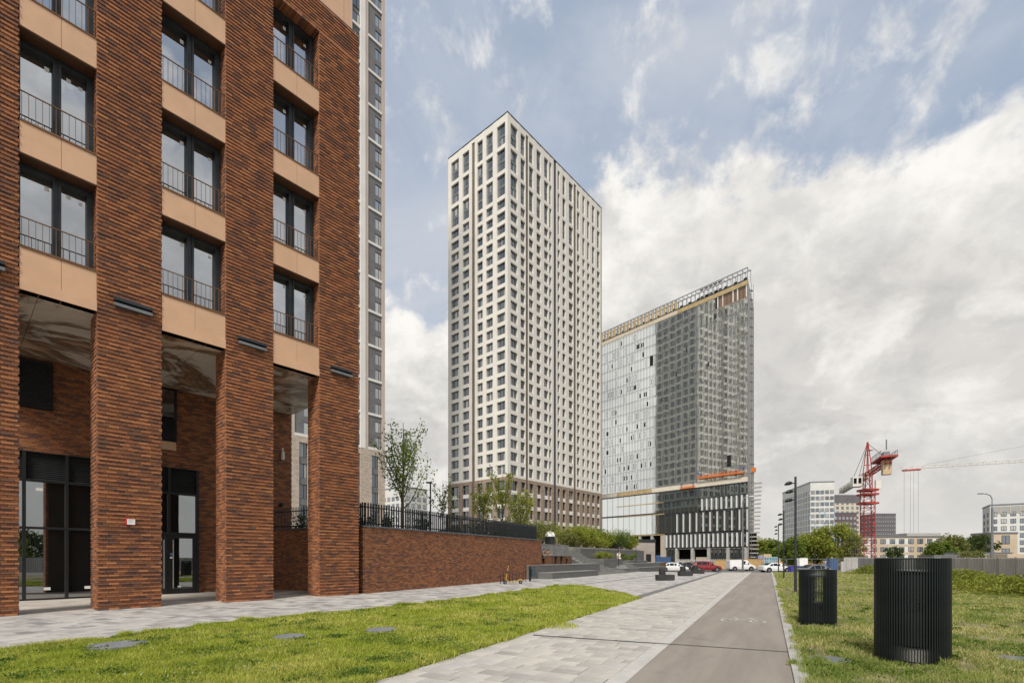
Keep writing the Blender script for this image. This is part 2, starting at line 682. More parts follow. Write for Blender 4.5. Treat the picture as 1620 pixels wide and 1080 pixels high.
path = bpy.data.objects.new('path', None)
COL.objects.link(path)
path.rotation_euler = (0, 0, FP.rz)
props(path, kind='structure')
slab_field(path, FP, 2.0, 58.5, 1.75, 4.24, .25, (.25, .375, .375, .50), SLAB_PATH, lambda W: (W[:, 1] > -5) & (W[:, 1] < 51.5), 300)
BORDER = pmat('border_stone', (.44, .42, .385), .85, 0, .1, 3, .15, 50)
mb = MB()
for k in range(56):
    mb.box(1.5 + k, 2.494 + k, 1.52, 1.744, -.03, .002)
mb.build('border_stone', BORDER, path, kind='stuff')

pav = bpy.data.objects.new('pavement', None)
COL.objects.link(pav)
pav.rotation_euler = (0, 0, FP.rz)
props(pav, kind='structure')


def keep_walk(W):
    n = (W[:, 0] - FB.o[0]) * FB.n[0] + (W[:, 1] - FB.o[1]) * FB.n[1]
    s = (W[:, 0] - FB.o[0]) * FB.u[0] + (W[:, 1] - FB.o[1]) * FB.u[1]
    inside_b = (n > .15) & (s < 8.6)
    return ~poly_in(W, [(p[0], p[1]) for p in LAWN_L]) & ~inside_b & (W[:, 1] > 1) & (W[:, 1] < 60 - .42 * W[:, 0])


slab_field(pav, FP, 0.0, 58.5, 4.62, 17.5, .26, (.26, .39, .52, .52), SLAB_WALK, keep_walk, 300)
BAND = pmat('dark_band_stone', (.15, .145, .14), .85, 0, .15, 3, .1, 40)
mb = MB()
k = 18.3
while k < 55.5:
    mb.box(k + .004, k + .596, 4.248, 4.43, -.03, 0)
    mb.box(k + .304, k + .896, 4.434, 4.612, -.03, 0)
    k += .6
mb.build('drain_band', BAND, pav, kind='stuff')
# narrow slot drains let into the paving
a, b = FP.l(*gnd(844, 1004)), FP.l(*gnd(1250, 1031))
mb = MB()
dx, dy = b[0] - a[0], b[1] - a[1]
L = math.hypot(dx, dy)
ux, uy = dx / L, dy / L
for k in range(int(L / .05)):
    p = k * .05
    q = p + .034
    w = .026
    pts = [(a[0] + ux * p - uy * w, a[1] + uy * p + ux * w, .005), (a[0] + ux * p + uy * w, a[1] + uy * p - ux * w, .005),
           (a[0] + ux * q + uy * w, a[1] + uy * q - ux * w, .005), (a[0] + ux * q - uy * w, a[1] + uy * q + ux * w, .005)]
    mb.face(pts)
pts = [(a[0] - uy * .032, a[1] + ux * .032, .0036), (a[0] + uy * .032, a[1] - ux * .032, .0036), (b[0] + uy * .032, b[1] - ux * .032, .0036), (b[0] - uy * .032, b[1] + ux * .032, .0036)]
mb.face(pts, 1)
mb.build('slot_drain', [DARKM, BLACKM], path)
mb = MB()
a, b = FP.l(*gnd(918, 924)), FP.l(*gnd(1062, 907))
dx, dy = b[0] - a[0], b[1] - a[1]
L = math.hypot(dx, dy)
ux, uy = dx / L, dy / L
w = .09
mb.face([(a[0] - uy * w, a[1] + ux * w, .004), (a[0] + uy * w, a[1] - ux * w, .004), (b[0] + uy * w, b[1] - ux * w, .004), (b[0] - uy * w, b[1] + ux * w, .004)])
mb.build('slot_drain', BAND, pav)

m, T, b_ = principled('lane_asphalt_beige')
v = T.new('ShaderNodeTexCoord').outputs['Object']
n1 = T.noise(T.mapping(v, (.25, 2.2, 1)), 1.0, 6, .65, .3)
n2 = T.noise(v, 1.3, 7, .68, .5)
n3 = T.noise(v, 260, 3, .8)
c = T.mix(T.sstep(n1, .35, .65), (.225, .192, .160), (.275, .238, .200))
c = T.mix(T.sstep(n2, .55, .72, 0, .5), c, (.175, .155, .135))
c = T.mix(1.0, c, T.mix(T.sstep(n3, .3, .7), (.78, .78, .78), (1.2, 1.2, 1.2)), 'MULTIPLY')
T.l.new(c, b_.inputs['Base Color'])
b_.inputs['Roughness'].default_value = .9
bp = T.new('ShaderNodeBump')
bp.inputs['Strength'].default_value = .5
bp.inputs['Distance'].default_value = .006
T.l.new(T.noise(v, 180, 4, .7), bp.inputs['Height'])
T.l.new(bp.outputs[0], b_.inputs['Normal'])
LANE = m
mb = MB()
mb.box(-4, 57, -.28, 1.516, -.03, .002)
lane = mb.build('bike_lane', LANE, loc=(0, 0, 0), rz=FP.rz, kind='structure')
KERB = pmat('kerb_stone', (.37, .355, .33), .85, 0, .12, 2.5, .2, 50)
for k in range(57):
    if k == 0:
        mbk = MB().box(.004, .996, -.095, .075, -.2, .035)
        kme = mbk.mesh('kerb_stone', KERB)
        kerb = bpy.data.objects.new('kerb', None)
        COL.objects.link(kerb)
        kerb.rotation_euler = (0, 0, FP.rz)
        props(kerb, kind='structure')
    link('kerb_stone', kme, kerb, (1.0 + k, -.36, rng.uniform(-.004, .004)))

# painted bicycle symbol on the lane, and a second one far along it
MARK = pmat('road_marking', (.44, .41, .365), .8, 0, .22, 9)


def bike_mark(name, parent, x, y0):
    mb = MB()
    w = .026
    def seg(p, q):
        dx, dy = q[0] - p[0], q[1] - p[1]
        l = math.hypot(dx, dy)
        nx, ny = -dy / l * w, dx / l * w
        # drawing u is across the lane (to the right = -y), v along it
        P = [(p[0] + nx, p[1] + ny), (p[0] - nx, p[1] - ny), (q[0] - nx, q[1] - ny), (q[0] + nx, q[1] + ny)]
        mb.face([(x + v, y0 - u, .0062) for u, v in P][::-1])
    def ring(cu, cv, r, ry):
        n = 16
        for i in range(n):
            a0, a1 = 2 * math.pi * i / n, 2 * math.pi * (i + 1) / n
            seg((cu + r * math.cos(a0), cv + ry * math.sin(a0)), (cu + r * math.cos(a1), cv + ry * math.sin(a1)))
    ring(.22, .3, .16, .3)
    ring(.84, .3, .16, .3)
    for p, q in (((.22, .3), (.42, .34)), ((.42, .34), (.70, .78)), ((.22, .3), (.36, .84)), ((.36, .84), (.70, .80)), ((.42, .34), (.33, 1.0)),
                 ((.24, 1.02), (.40, 1.02)), ((.84, .3), (.68, .95)), ((.68, .95), (.58, .98))):
        seg(p, q)
    return mb.build(name, MARK, parent)


p = FP.l(*gnd(1143, 982))
bike_mark('bicycle_symbol', lane, p[0], p[1] + .1)
bike_mark('bicycle_symbol', lane, FP.l(*gnd(1183, 915.5))[0], 1.25)

# lawns: soil sheets with real blades
SOIL_L = pmat('lawn_soil', (.16, .155, .06), .95, 0, .35, 1.2, .4, 30)
SOIL_R = pmat('dry_lawn_soil', (.19, .16, .082), .95, 0, .45, .9, .4, 30)
mb = MB()
mb.prism([tuple(p) for p in LAWN_L], -.2, .012)
lawn_l = mb.build('lawn', SOIL_L, kind='structure')
mb = MB()
mb.prism([tuple(p) for p in LAWN_R], -.2, .012)
lawn_r = mb.build('lawn', SOIL_R, kind='structure')


def grass_mat(name, c_dark, c_mid, c_dry, dry_lo, dry_hi):
    m = bpy.data.materials.new(name)
    m.use_nodes = True
    m.node_tree.nodes.clear()
    T = NT(m.node_tree)
    out = T.new('ShaderNodeOutputMaterial')
    f = rand01(T)
    tc = T.new('ShaderNodeTexCoord')
    v = tc.outputs['Object']
    n = T.noise(v, .55, 5, .6)
    n2 = T.noise(v, 2.6, 4, .6)
    c = T.mix(T.math('ADD', T.math('MULTIPLY', f, .5), T.math('MULTIPLY', T.sstep(n2, .3, .7), .5)), c_dark, c_mid)
    dry = T.sstep(T.math('ADD', T.math('MULTIPLY', n, .75), T.math('MULTIPLY', f, .25)), dry_lo, dry_hi)
    c = T.mix(dry, c, c_dry)
    df = T.new('ShaderNodeBsdfDiffuse')
    tr = T.new('ShaderNodeBsdfTranslucent')
    T.l.new(c, df.inputs[0])
    T.l.new(T.mix(1.0, c, (1.2, 1.25, .7), 'MULTIPLY'), tr.inputs[0])
    mx = T.new('ShaderNodeMixShader')
    mx.inputs[0].default_value = .35
    T.l.new(df.outputs[0], mx.inputs[1])
    T.l.new(tr.outputs[0], mx.inputs[2])
    T.l.new(mx.outputs[0], out.inputs[0])
    return m


GRASS_L = grass_mat('lawn_grass', (.165, .225, .028), (.45, .49, .080), (.64, .57, .20), .48, .72)
GRASS_R = grass_mat('rough_grass', (.145, .195, .045), (.325, .37, .105), (.55, .48, .24), .45, .67)


def value_noise(x, y, s, seed):
    r = np.random.default_rng(seed)
    g = r.random((64, 64))
    u, v = x / s + 1000, y / s + 1000
    i, j = np.floor(u).astype(int), np.floor(v).astype(int)
    fu, fv = u - i, v - j
    fu, fv = fu * fu * (3 - 2 * fu), fv * fv * (3 - 2 * fv)
    G = lambda a, b: g[a % 64, b % 64]
    return (G(i, j) * (1 - fu) + G(i + 1, j) * fu) * (1 - fv) + (G(i, j + 1) * (1 - fu) + G(i + 1, j + 1) * fu) * fv


def blades(name, poly, n, mat, hmean, holes=(), clumps=(), near=6.0, far=70, seed=3, thin=None):
    r = np.random.default_rng(seed)
    P = np.array(poly)
    # sample depth with density falling off with distance, then keep what lies inside
    out = []
    got = 0
    while got < n:
        m = 400000
        D = near * (far / near) ** r.random(m) - .0      # log-uniform in depth
        t = r.uniform(-1.12, 1.12, m)
        Q = np.stack([t * D, D], 1)
        Q = Q[poly_in(Q, [tuple(p) for p in P])]
        out.append(Q)
        got += len(Q)
    Q = np.concatenate(out)[:n]
    for (cx, cy, cr) in holes:
        Q = Q[(Q[:, 0] - cx) ** 2 + (Q[:, 1] - cy) ** 2 > cr * cr]
    if thin is not None:
        Q = Q[thin(Q, r)]
    extra = []
    eh = []
    for (cx, cy, cr, k, hh) in clumps:
        a, rr = r.uniform(0, 2 * math.pi, k), cr * np.sqrt(r.random(k))
        extra.append(np.stack([cx + rr * np.cos(a), cy + rr * np.sin(a)], 1))
        eh.append(hh * (1.15 - .8 * (rr / cr) ** 2))
    D = Q[:, 1]
    nv = value_noise(Q[:, 0], Q[:, 1], .45, 1) * .6 + value_noise(Q[:, 0], Q[:, 1], 1.7, 2) * .4
    h = hmean * (.45 + 1.25 * nv) * r.uniform(.6, 1.35, len(Q))
    if extra:
        Q = np.concatenate([Q] + extra)
        h = np.concatenate([h] + [e * r.uniform(.7, 1.2, len(e)) for e in eh])
    D = Q[:, 1]
    k = len(Q)
    w = np.clip(.0042 * D / 7.0, .004, .030) * r.uniform(.7, 1.4, k)
    a = r.uniform(0, 2 * math.pi, k)
    lean = r.normal(0, .42, (k, 2)) * h[:, None]
    base = np.concatenate([Q, np.full((k, 1), .008)], 1)
    side = np.stack([np.cos(a), np.sin(a), np.zeros(k)], 1) * w[:, None]
    mid = base + np.concatenate([lean * .35, (h * .6)[:, None]], 1)
    tip = base + np.concatenate([lean, h[:, None]], 1)
    V = np.stack([base - side, base + side, mid + side * .75, mid - side * .75, tip], 1).reshape(-1, 3)
    i = np.arange(k) * 5
    F3 = np.concatenate([np.stack([i, i + 1, i + 2], 1), np.stack([i, i + 2, i + 3], 1), np.stack([i + 3, i + 2, i + 4], 1)])
    me = np_mesh(name, V, 5, mat, 3, F3)
    return link(name, me, kind='stuff')


COVERS = [(148, 226, 1024.5, 9.5), (435, 481, 1010.5, 5), (580, 627, 999.5, 7)]
cov_pts = []
for (xa, xb, yc, hh) in COVERS:
    X, D = gnd((xa + xb) / 2, yc)
    cov_pts.append((X, D, (xb - xa) / 2 / FOC * D))
clL = []
for (px, py, rad, k, hh) in ((340, 1052, .30, 900, .13), (530, 1060, .33, 1100, .15), (700, 1030, .3, 500, .10), (760, 1010, .4, 500, .09), (130, 1055, .3, 500, .1),
                             (610, 1062, .3, 700, .11), (820, 965, .5, 500, .09), (480, 1030, .35, 500, .09), (930, 945, .5, 400, .09), (880, 990, .5, 500, .09)):
    X, D = gnd(px, py)
    clL.append((X, D, rad, k, hh))
blades('lawn_grass', LAWN_L, 190000, GRASS_L, .062, holes=[(x, y, r * 1.0) for x, y, r in cov_pts], clumps=clL, near=5.4, far=29, seed=3)
BIN2 = (5.76, 7.11, .421, 1.5)
BIN1 = (6.81, 10.99, .349, 1.24)
COV_R = [(1312, 1046, .28), (1612, 1045, .26)]
cr_pts = [(gnd(a, b)[0], gnd(a, b)[1], r) for a, b, r in COV_R]


def thin_r(Q, r):
    v = value_noise(Q[:, 0], Q[:, 1], .9, 5) * .6 + value_noise(Q[:, 0], Q[:, 1], .3, 6) * .4
    bare = np.zeros(len(Q), bool)
    for (cx, cy, rr, h) in (BIN1, BIN2):
        d = np.hypot(Q[:, 0] - cx - .1, Q[:, 1] - cy + .05)
        bare |= (d < rr + .12 + .15 * v)
    return (r.random(len(Q)) < np.clip((v - .22) * 3.2, .10, 1)) & ~(bare & (r.random(len(Q)) < .8))


clR = []
for q in range(60):
    t = random.uniform(.56, 1.02)
    D = random.uniform(6.3, 26)
    clR.append((t * D, D, random.uniform(.12, .45), int(260), random.uniform(.07, .13)))
for (px, py, rad, k, hh) in ((1400, 1062, .25, 500, .12), (1480, 1066, .22, 500, .11), (1300, 1068, .3, 500, .1), (1290, 996, .35, 500, .1), (1255, 1052, .08, 200, .09), (1385, 1060, .1, 250, .16), (1495, 1058, .12, 250, .15)):
    X, D = gnd(px, py)
    clR.append((X, D, rad, k, hh))
blades('rough_grass', LAWN_R, 150000, GRASS_R, .058, holes=[(x, y, r) for x, y, r in cr_pts] + [(b[0], b[1], b[2] * .98) for b in (BIN1, BIN2)], clumps=clR, near=5.6, far=56, seed=4, thin=thin_r)
def clover(name, poly, n, seed, near, far, mat):
    """low broad-leaved weeds in loose patches"""
    r = np.random.default_rng(seed)
    D = near * (far / near) ** r.random(n * 12)
    Q = np.stack([r.uniform(-1.1, 1.1, n * 12) * D, D], 1)
    Q = Q[poly_in(Q, [tuple(p) for p in poly])][:n]
    pts = []
    for q in Q:
        k, rr = int(r.uniform(60, 260)), r.uniform(.08, .42)
        p = np.concatenate([q + r.normal(0, rr * .5, (k, 2)), r.uniform(.02, .085, (k, 1))], 1)
        pts.append(p)
    pts = np.concatenate(pts)
    pts = pts[poly_in(pts[:, :2], [tuple(p) for p in poly])]
    V, F = quads_leaves(pts, r.normal(0, .5, pts.shape) + np.array((0, 0, 1.5)), .034, r, .8)
    link(name, np_mesh(name, V, 4, mat, 4, F), kind='stuff')


CLOV = leaf_mat('clover_leaf', (.06, .105, .02), (.15, .21, .045), .25)
clover('clover_patch', LAWN_L, 150, 31, 5.8, 24, CLOV)
clover('clover_patch', LAWN_R, 110, 32, 6.0, 24, CLOV)


def edge_tufts(name, a, b, inward, n, mat, seed, h=.06):
    r = np.random.default_rng(seed)
    a, b = np.array(a), np.array(b)
    d = (b - a) / np.linalg.norm(b - a)
    nn = np.array((-d[1], d[0])) * inward
    t = r.random(n) ** 1.7
    v = value_noise(t * np.linalg.norm(b - a), t * 0, .35, seed)
    Q = a + (b - a) * t[:, None] + nn * (r.normal(.03, .05, n) - .05 * (v - .4))[:, None]
    return [tuple(q) + (hh,) for q, hh in zip(Q, h * (.4 + 1.2 * v))]


def tuft_mesh(name, rows, mat, seed):
    r = np.random.default_rng(seed)
    R = np.array(rows)
    k = len(R)
    h = R[:, 2] * r.uniform(.6, 1.5, k)
    w = np.clip(.0045 * R[:, 1] / 7, .004, .02)
    a = r.uniform(0, 6.28, k)
    base = np.stack([R[:, 0], R[:, 1], np.full(k, .004)], 1)
    side = np.stack([np.cos(a), np.sin(a), a * 0], 1) * w[:, None]
    lean = r.normal(0, .55, (k, 2)) * h[:, None]
    mid = base + np.concatenate([lean * .4, (h * .6)[:, None]], 1)
    tip = base + np.concatenate([lean, h[:, None]], 1)
    V = np.stack([base - side, base + side, mid + side * .75, mid - side * .75, tip], 1).reshape(-1, 3)
    i = np.arange(k) * 5
    F3 = np.concatenate([np.stack([i, i + 1, i + 2], 1), np.stack([i, i + 2, i + 3], 1), np.stack([i + 3, i + 2, i + 4], 1)])
    return link(name, np_mesh(name, V, 5, mat, 3, F3), kind='stuff')


tuft_mesh('edge_grass', edge_tufts('e', FP.w(4, 4.27), FP.w(18.6, 4.27), 1, 9000, GRASS_L, 61) +
          [q for i in range(5, 9) for q in edge_tufts('e', LAWN_L[i], LAWN_L[i + 1], 1, 3500, GRASS_L, 62 + i, .075)], GRASS_L, 71)
tuft_mesh('edge_grass', edge_tufts('e', FP.w(4, -.44), FP.w(30, -.44), -1, 9000, GRASS_R, 81), GRASS_R, 72)


# clover flower heads sprinkled over the grass
def flowers(name, poly, n, seed, near, far):
    r = np.random.default_rng(seed)
    D = near * (far / near) ** r.random(n * 6)
    Q = np.stack([r.uniform(-1.1, 1.1, n * 6) * D, D], 1)
    Q = Q[poly_in(Q, [tuple(p) for p in poly])]
    v = value_noise(Q[:, 0], Q[:, 1], 1.2, 9)
    Q = Q[v > .55][:n]
    s = r.uniform(.003, .0062, len(Q))
    z = r.uniform(.06, .10, len(Q))
    B = np.stack([Q[:, 0] - s, Q[:, 0] + s, Q[:, 1] - s, Q[:, 1] + s, z - s, z + s], 1)
    link(name, boxes_mesh(name, B, pmat('clover_white', (.55, .54, .48), .9)), kind='stuff')
flowers('clover_flower', LAWN_L, 200, 5, 6, 16)
flowers('clover_flower', LAWN_R, 60, 6, 6, 14)

COVM = pmat('cover_concrete', (.17, .172, .178), .85, 0, .15, 8, .3, 60)
labs = ['large round grey manhole cover at the left end of the lawn', 'narrow-looking grey manhole cover mid-lawn between the other two covers', 'round grey manhole cover in the lawn nearest the brick wall']
for (x, y, r), lb in zip(cov_pts, labs):
    t = thing('manhole_cover', lb, 'manhole cover', (x, y, .012), 0, 'manhole covers in the left lawn')
    MB().lathe([(0, .055), (r * .86, .055), (r * .87, .05)], 28).build('lid', COVM, t)
    MB().lathe([(r * .88, .05), (r * .89, .058), (r, .055), (r, -.05)], 28).build('rim', COVM, t)
for (x, y, r), lb in zip(cr_pts, ['round sunken manhole cover in the grass by the bike lane kerb', 'round sunken manhole cover in the grass right of the large slatted bin']):
    t = thing('manhole_cover', lb, 'manhole cover', (x, y, .012), 0, 'manhole covers in the rough grass')
    MB().lathe([(0, .02), (r * .84, .02), (r * .85, .015)], 24).build('lid', GREYM, t)
    MB().lathe([(r * .86, .015), (r * .87, .026), (r, .024), (r, -.05)], 24).build('rim', COVM, t)

# ------------------------------------------------------------------ brick building with the arcade
bb = thing('brick_building', 'tall red-brown brick building with deep pillars, tan balcony panels and an arcade', 'building', (FB.o[0], FB.o[1], 0), FB.rz)
PIL = [(-3.13, -1.575), (0.0, 1.556), (3.362, 4.927), (6.678, 8.383)]
BAYS = [(-1.575, 0.0), (1.556, 3.362), (4.927, 6.678)]
FL = [9.68 + 3.32 * k for k in range(4)]
ZTOP, ZLIN, ZSOF = 23.1, 21.9, 8.55
CH, BL, BJ = .06, .255, .009


def course_boxes(a0, a1, z0, z1, seed, ch=CH, bl=BL, bj=BJ, proud=.030, ends=True):
    """(a_start, a_end, z_bottom, z_top, outward proud, is_full)"""
    r = np.random.default_rng(seed)
    out = []
    nz = int(round((z1 - z0) / ch))
    for k in range(nz):
        zb, zt = z0 + k * ch + bj * .5, z0 + (k + 1) * ch - bj * .5
        pr = (proud if k % 2 == 0 else 0.0)
        cur = a0 - (bl * .5 if k % 2 else 0) - (bl * .25 if (k // 2) % 2 else 0)
        while cur < a1 - .01:
            s, e = max(cur, a0), min(cur + bl, a1)
            if e - s > .03:
                out.append((s + bj * .5 * (s > a0), e - bj * .5 * (e < a1), zb, zt, pr + r.uniform(-.004, .004), (e - s) > bl - 1e-4))
            cur += bl
    return out


single_cand = []
pillar_objs = []
for pi, (x0, x1) in enumerate(PIL):
    mb = MB()
    mb.box(x0 + .06, x1 - .012, .02, .90, 0, ZSOF + .06)
    mb.box(x0 + .06, x1 - .012, .02, .62, ZSOF + .06, ZLIN)
    po = mb.build('pillar', MORTAR, bb)
    pillar_objs.append(po)
    rest = []
    full = []
    for (s, e, zb, zt, pr, fl) in course_boxes(x0, x1, 0, ZLIN, 20 + pi):
        b = (s, e, -pr, .08, zb, zt)
        (full if fl else rest).append(b)
    for (s, e, zb, zt, pr, fl) in course_boxes(.085, .90, 0, ZSOF, 40 + pi, proud=.012):
        rest.append((x0 - pr, x0 + .08, s, e, zb, zt))
    for (s, e, zb, zt, pr, fl) in course_boxes(.085, .46, ZSOF, ZLIN, 60 + pi, proud=.012):
        rest.append((x0 - pr, x0 + .08, s, e, zb, zt))
    for b in full:
        c = FB.w((b[0] + b[1]) / 2, 0)
        zc = (b[4] + b[5]) / 2
        px = CX + FOC * c[0] / c[1]
        py = HY - (zc - EYE) * FOC / c[1]
        d = math.sqrt(c[0] ** 2 + c[1] ** 2 + (zc - EYE) ** 2)
        single_cand.append((d if (px > 8 and py > 0) else 1e9, pi, b))
    pillar_objs[-1]['_'] = 0
    del pillar_objs[-1]['_']
    PIL[pi] = (x0, x1, rest)
single_cand.sort(key=lambda t: t[0])
bw = BL - BJ
bme = MB().box(-bw / 2, bw / 2, -.055, .055, -(CH - BJ) / 2, (CH - BJ) / 2).mesh('brick', BRICK)
for k, (d, pi, b) in enumerate(single_cand):
    if k < 300:
        link('brick', bme, pillar_objs[pi], ((b[0] + b[1]) / 2, b[2] + .055, (b[4] + b[5]) / 2))
    else:
        PIL[pi][2].append(b)
for pi in range(4):
    link('brickwork', boxes_mesh('brickwork', PIL[pi][2], BRICK), pillar_objs[pi], kind='stuff')
# brick band over the top windows with a lintel course of bricks on edge
rest = []
for (s, e, zb, zt, pr, fl) in course_boxes(-3.13, 8.383, ZLIN + .12, ZTOP, 90):
    rest.append((s, e, -pr, .08, zb, zt))
for (a, b) in BAYS:
    k = a + .004
    while k < b - .05:
        rest.append((k, min(k + .056, b - .004), -.02 + random.uniform(-.003, .003), .45, ZLIN, ZLIN + .115))
        k += .062
for (x0, x1, _) in PIL:
    rest.append((x0, x1, -.01, .08, ZLIN + .004, ZLIN + .112))
upper = MB().box(-3.12, 8.37, .02, .6, ZLIN + .006, ZTOP - .02).build('wall', MORTAR, bb)
link('brickwork', boxes_mesh('brickwork', rest, BRICK), upper, kind='stuff')
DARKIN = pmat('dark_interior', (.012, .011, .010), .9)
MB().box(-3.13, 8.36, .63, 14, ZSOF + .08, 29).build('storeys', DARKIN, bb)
# attic clad in copper panels, set back above a gap whose shadow is drawn as a black strip
MB().box(-3.13, 8.30, .10, .62, ZTOP - .018, ZTOP + .16).build('shadow_gap_strip', BLACKM, bb)
xa = -3.0
while xa < 8.1:
    xb = min(xa + 1.35, 8.12)
    MB().box(xa + .006, xb - .006, .12, .62, ZTOP + .165, 28.5).build('attic_panel', COPPER, bb)
    xa = xb

# spandrel panels, windows and balcony rails, bay by bay
WMESH = {}
for bi, (a, b) in enumerate(BAYS):
    W = b - a
    cut = a + W * (.52 if bi == 0 else .50)
    for k, zt in enumerate(FL):
        hgt = 1.13 if k == 0 else .85
        for (p0, p1) in ((a + .006, cut - .004), (cut + .004, b - .006)):
            mb = MB()
            mb.box(p0, p1, .0, .30, zt - hgt, zt - .03)
            mb.build('spandrel_panel', COPPER, bb)
        MB().box(a + .004, b - .004, -.025, .38, zt - .028, zt).build('ledge', BRONZE, bb)
        if k:
            MB().box(a + .004, b - .004, .02, .60, zt - hgt - .03, zt - hgt - .002).build('reveal_panel', COPPER_SOFFIT, bb)
        else:
            MB().box(a + .004, b - .004, -.03, -.002, zt - hgt - .01, zt - hgt + .27).build('drip_edge', COPPER, bb)
    # window: frame, two panes, small white stickers
    for k, zt in enumerate(FL):
        top = (FL[k + 1] - .88) if k < 3 else ZLIN
        H = top - zt
        key = (bi, round(H, 2))
        if key not in WMESH:
            f = MB()
            m0, m1 = W * .44, W * .55
            f.box(0, .05, .42, .605, 0, H)
            f.box(W * .90, W, .42, .605, 0, H)
            f.box(.05, m0, .42, .605, 0, .09)
            f.box(m1, W * .90, .42, .605, 0, .09)
            f.box(.05, m0, .42, .605, H - .16, H)
            f.box(m1, W * .90, .42, .605, H - .16, H)
            f.box(m0, m0 + .045, .42, .605, 0, H)
            f.box(m0 + .048, m1 - .062, .44, .60, 0, H)
            f.box(m1 - .06, m1, .41, .60, 0, H)
            p1 = MB().box(.05, m0, .575, .585, .09, H - .16)
            p2 = MB().box(m1, W * .90, .570, .580, .09, H - .16)
            st = [MB().box(m0 - .16, m0 - .06, .568, .5735, H - .42, H - .30), MB().box(W * .90 - .17, W * .90 - .08, .563, .5685, H - .45, H - .36)]
            if bi == 0:
                st.append(MB().box(m1 + .12, m1 + .22, .563, .5685, H - .40, H - .30))
            WMESH[key] = (f.mesh('window', DARKM), p1.mesh('pane', PANE), p2.mesh('pane', PANE), [q.mesh('sticker', STICK) for q in st])
        fm, pm1, pm2, sms = WMESH[key]
        w = link('window', fm, bb, (a, 0, zt))
        link('pane', pm1, w)
        link('pane', pm2, w)
        for sm in sms:
            link('sticker', sm, w)
    # railing
    r = MB()
    r.box(.0, W, .058, .092, .80, .82)
    r.box(.0, W, .062, .088, .05, .075)
    nb = 14 if W > 1.7 else 12
    for q in range(nb):
        x = .05 + (W - .1) * q / (nb - 1)
        r.box(x - .006, x + .006, .068, .082, .0, .80)
    rm = r.mesh('railing', BRONZE)
    for zt in FL:
        link('railing', rm, bb, (a, 0, zt))

# arcade: stained soffit, floor, back wall, glazing
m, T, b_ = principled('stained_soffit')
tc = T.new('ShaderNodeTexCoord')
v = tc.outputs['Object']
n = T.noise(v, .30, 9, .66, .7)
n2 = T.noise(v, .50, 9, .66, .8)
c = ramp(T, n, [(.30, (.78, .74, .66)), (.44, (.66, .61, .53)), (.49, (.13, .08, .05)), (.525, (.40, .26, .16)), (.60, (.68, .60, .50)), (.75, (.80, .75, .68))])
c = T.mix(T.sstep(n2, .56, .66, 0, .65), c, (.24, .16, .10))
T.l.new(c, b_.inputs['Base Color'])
b_.inputs['Roughness'].default_value = .28
SOF = m
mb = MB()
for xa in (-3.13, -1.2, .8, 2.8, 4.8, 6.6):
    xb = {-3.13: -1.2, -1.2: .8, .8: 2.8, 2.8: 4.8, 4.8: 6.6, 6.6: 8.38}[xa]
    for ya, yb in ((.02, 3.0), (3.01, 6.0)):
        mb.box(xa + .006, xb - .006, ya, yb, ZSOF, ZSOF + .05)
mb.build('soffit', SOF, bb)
ARC = slab_mat('arcade_floor_slab', [(0, (.46, .42, .37)), (.5, (.50, .455, .40)), (1, (.53, .48, .42))], 1.0)
B = []
for i in range(20):
    for j in range(10):
        B.append((-3.2 + i * .6, -3.2 + i * .6 + .594, .05 + j * .6, .05 + j * .6 + .594, -.03, .006))
floor = link('arcade_floor', boxes_mesh('arcade_floor', B, ARC), None, (FB.o[0], FB.o[1], 0), FB.rz, kind='structure')
back = MB().box(-6, 8.37, 6.03, 13.9, 0, ZSOF + .07).build('arcade_wall', MORTAR, bb)
GL0 = FB.s_at(-30, 5.9), FB.s_at(153, 5.9)          # glazed shopfront
GL1 = FB.s_at(228, 5.9), FB.s_at(312, 5.9)          # entrance
WIN = FB.s_at(252, 5.9), FB.s_at(278, 5.9)
LOU = FB.s_at(-10, 5.9), FB.s_at(84, 5.9)
rest = []
for (s, e, zb, zt, pr, fl) in course_boxes(-4.2, 8.383, 0, ZSOF, 120, ch=.065, bl=.25, proud=.004):
    c = (s + e) / 2
    if (GL0[0] < c < GL0[1] or GL1[0] < c < GL1[1]) and zb < 5.2:
        continue
    rest.append((s, e, 6.0 - pr, 6.06, zb, zt))
for (s, e, zb, zt, pr, fl) in course_boxes(6.06, 10, 0, ZSOF, 121, ch=.065, bl=.25, proud=.004):
    rest.append((8.33, 8.385 + pr, s, e, zb, zt))
link('brickwork', boxes_mesh('brickwork', rest, BRICK), back, kind='stuff')


LINING = pmat('dim_interior', (.035, .032, .028), .8, 0, .6, .8)


def frame_grid(xs, zs, y0, y1, t):
    mb = MB()
    for x in xs:
        mb.box(x - t, x + t, y0, y1, zs[0], zs[-1])
    for z in zs:
        for xa, xb in zip(xs[:-1], xs[1:]):
            mb.box(xa + t, xb - t, y0 + .004, y1, z - t * (.9 if z != zs[0] else 0), z + t * (.9 if z != zs[-1] else 0))
    return mb


def louvre(x0, x1, z0, z1, parent, y=5.93, pitch=.07):
    mb = MB()
    mb.box(x0, x1, y + .06, y + .09, z0, z1)
    z = z0 + .02
    while z < z1 - .04:
        mb.face([(x0, y, z), (x1, y, z), (x1, y + .055, z + .05), (x0, y + .055, z + .05)])
        mb.face([(x0, y, z), (x0, y, z - .006), (x1, y, z - .006), (x1, y, z)])
        z += pitch
    return mb.build('louvre', pmat('louvre_grey', (.055, .058, .062), .45, .3), parent)


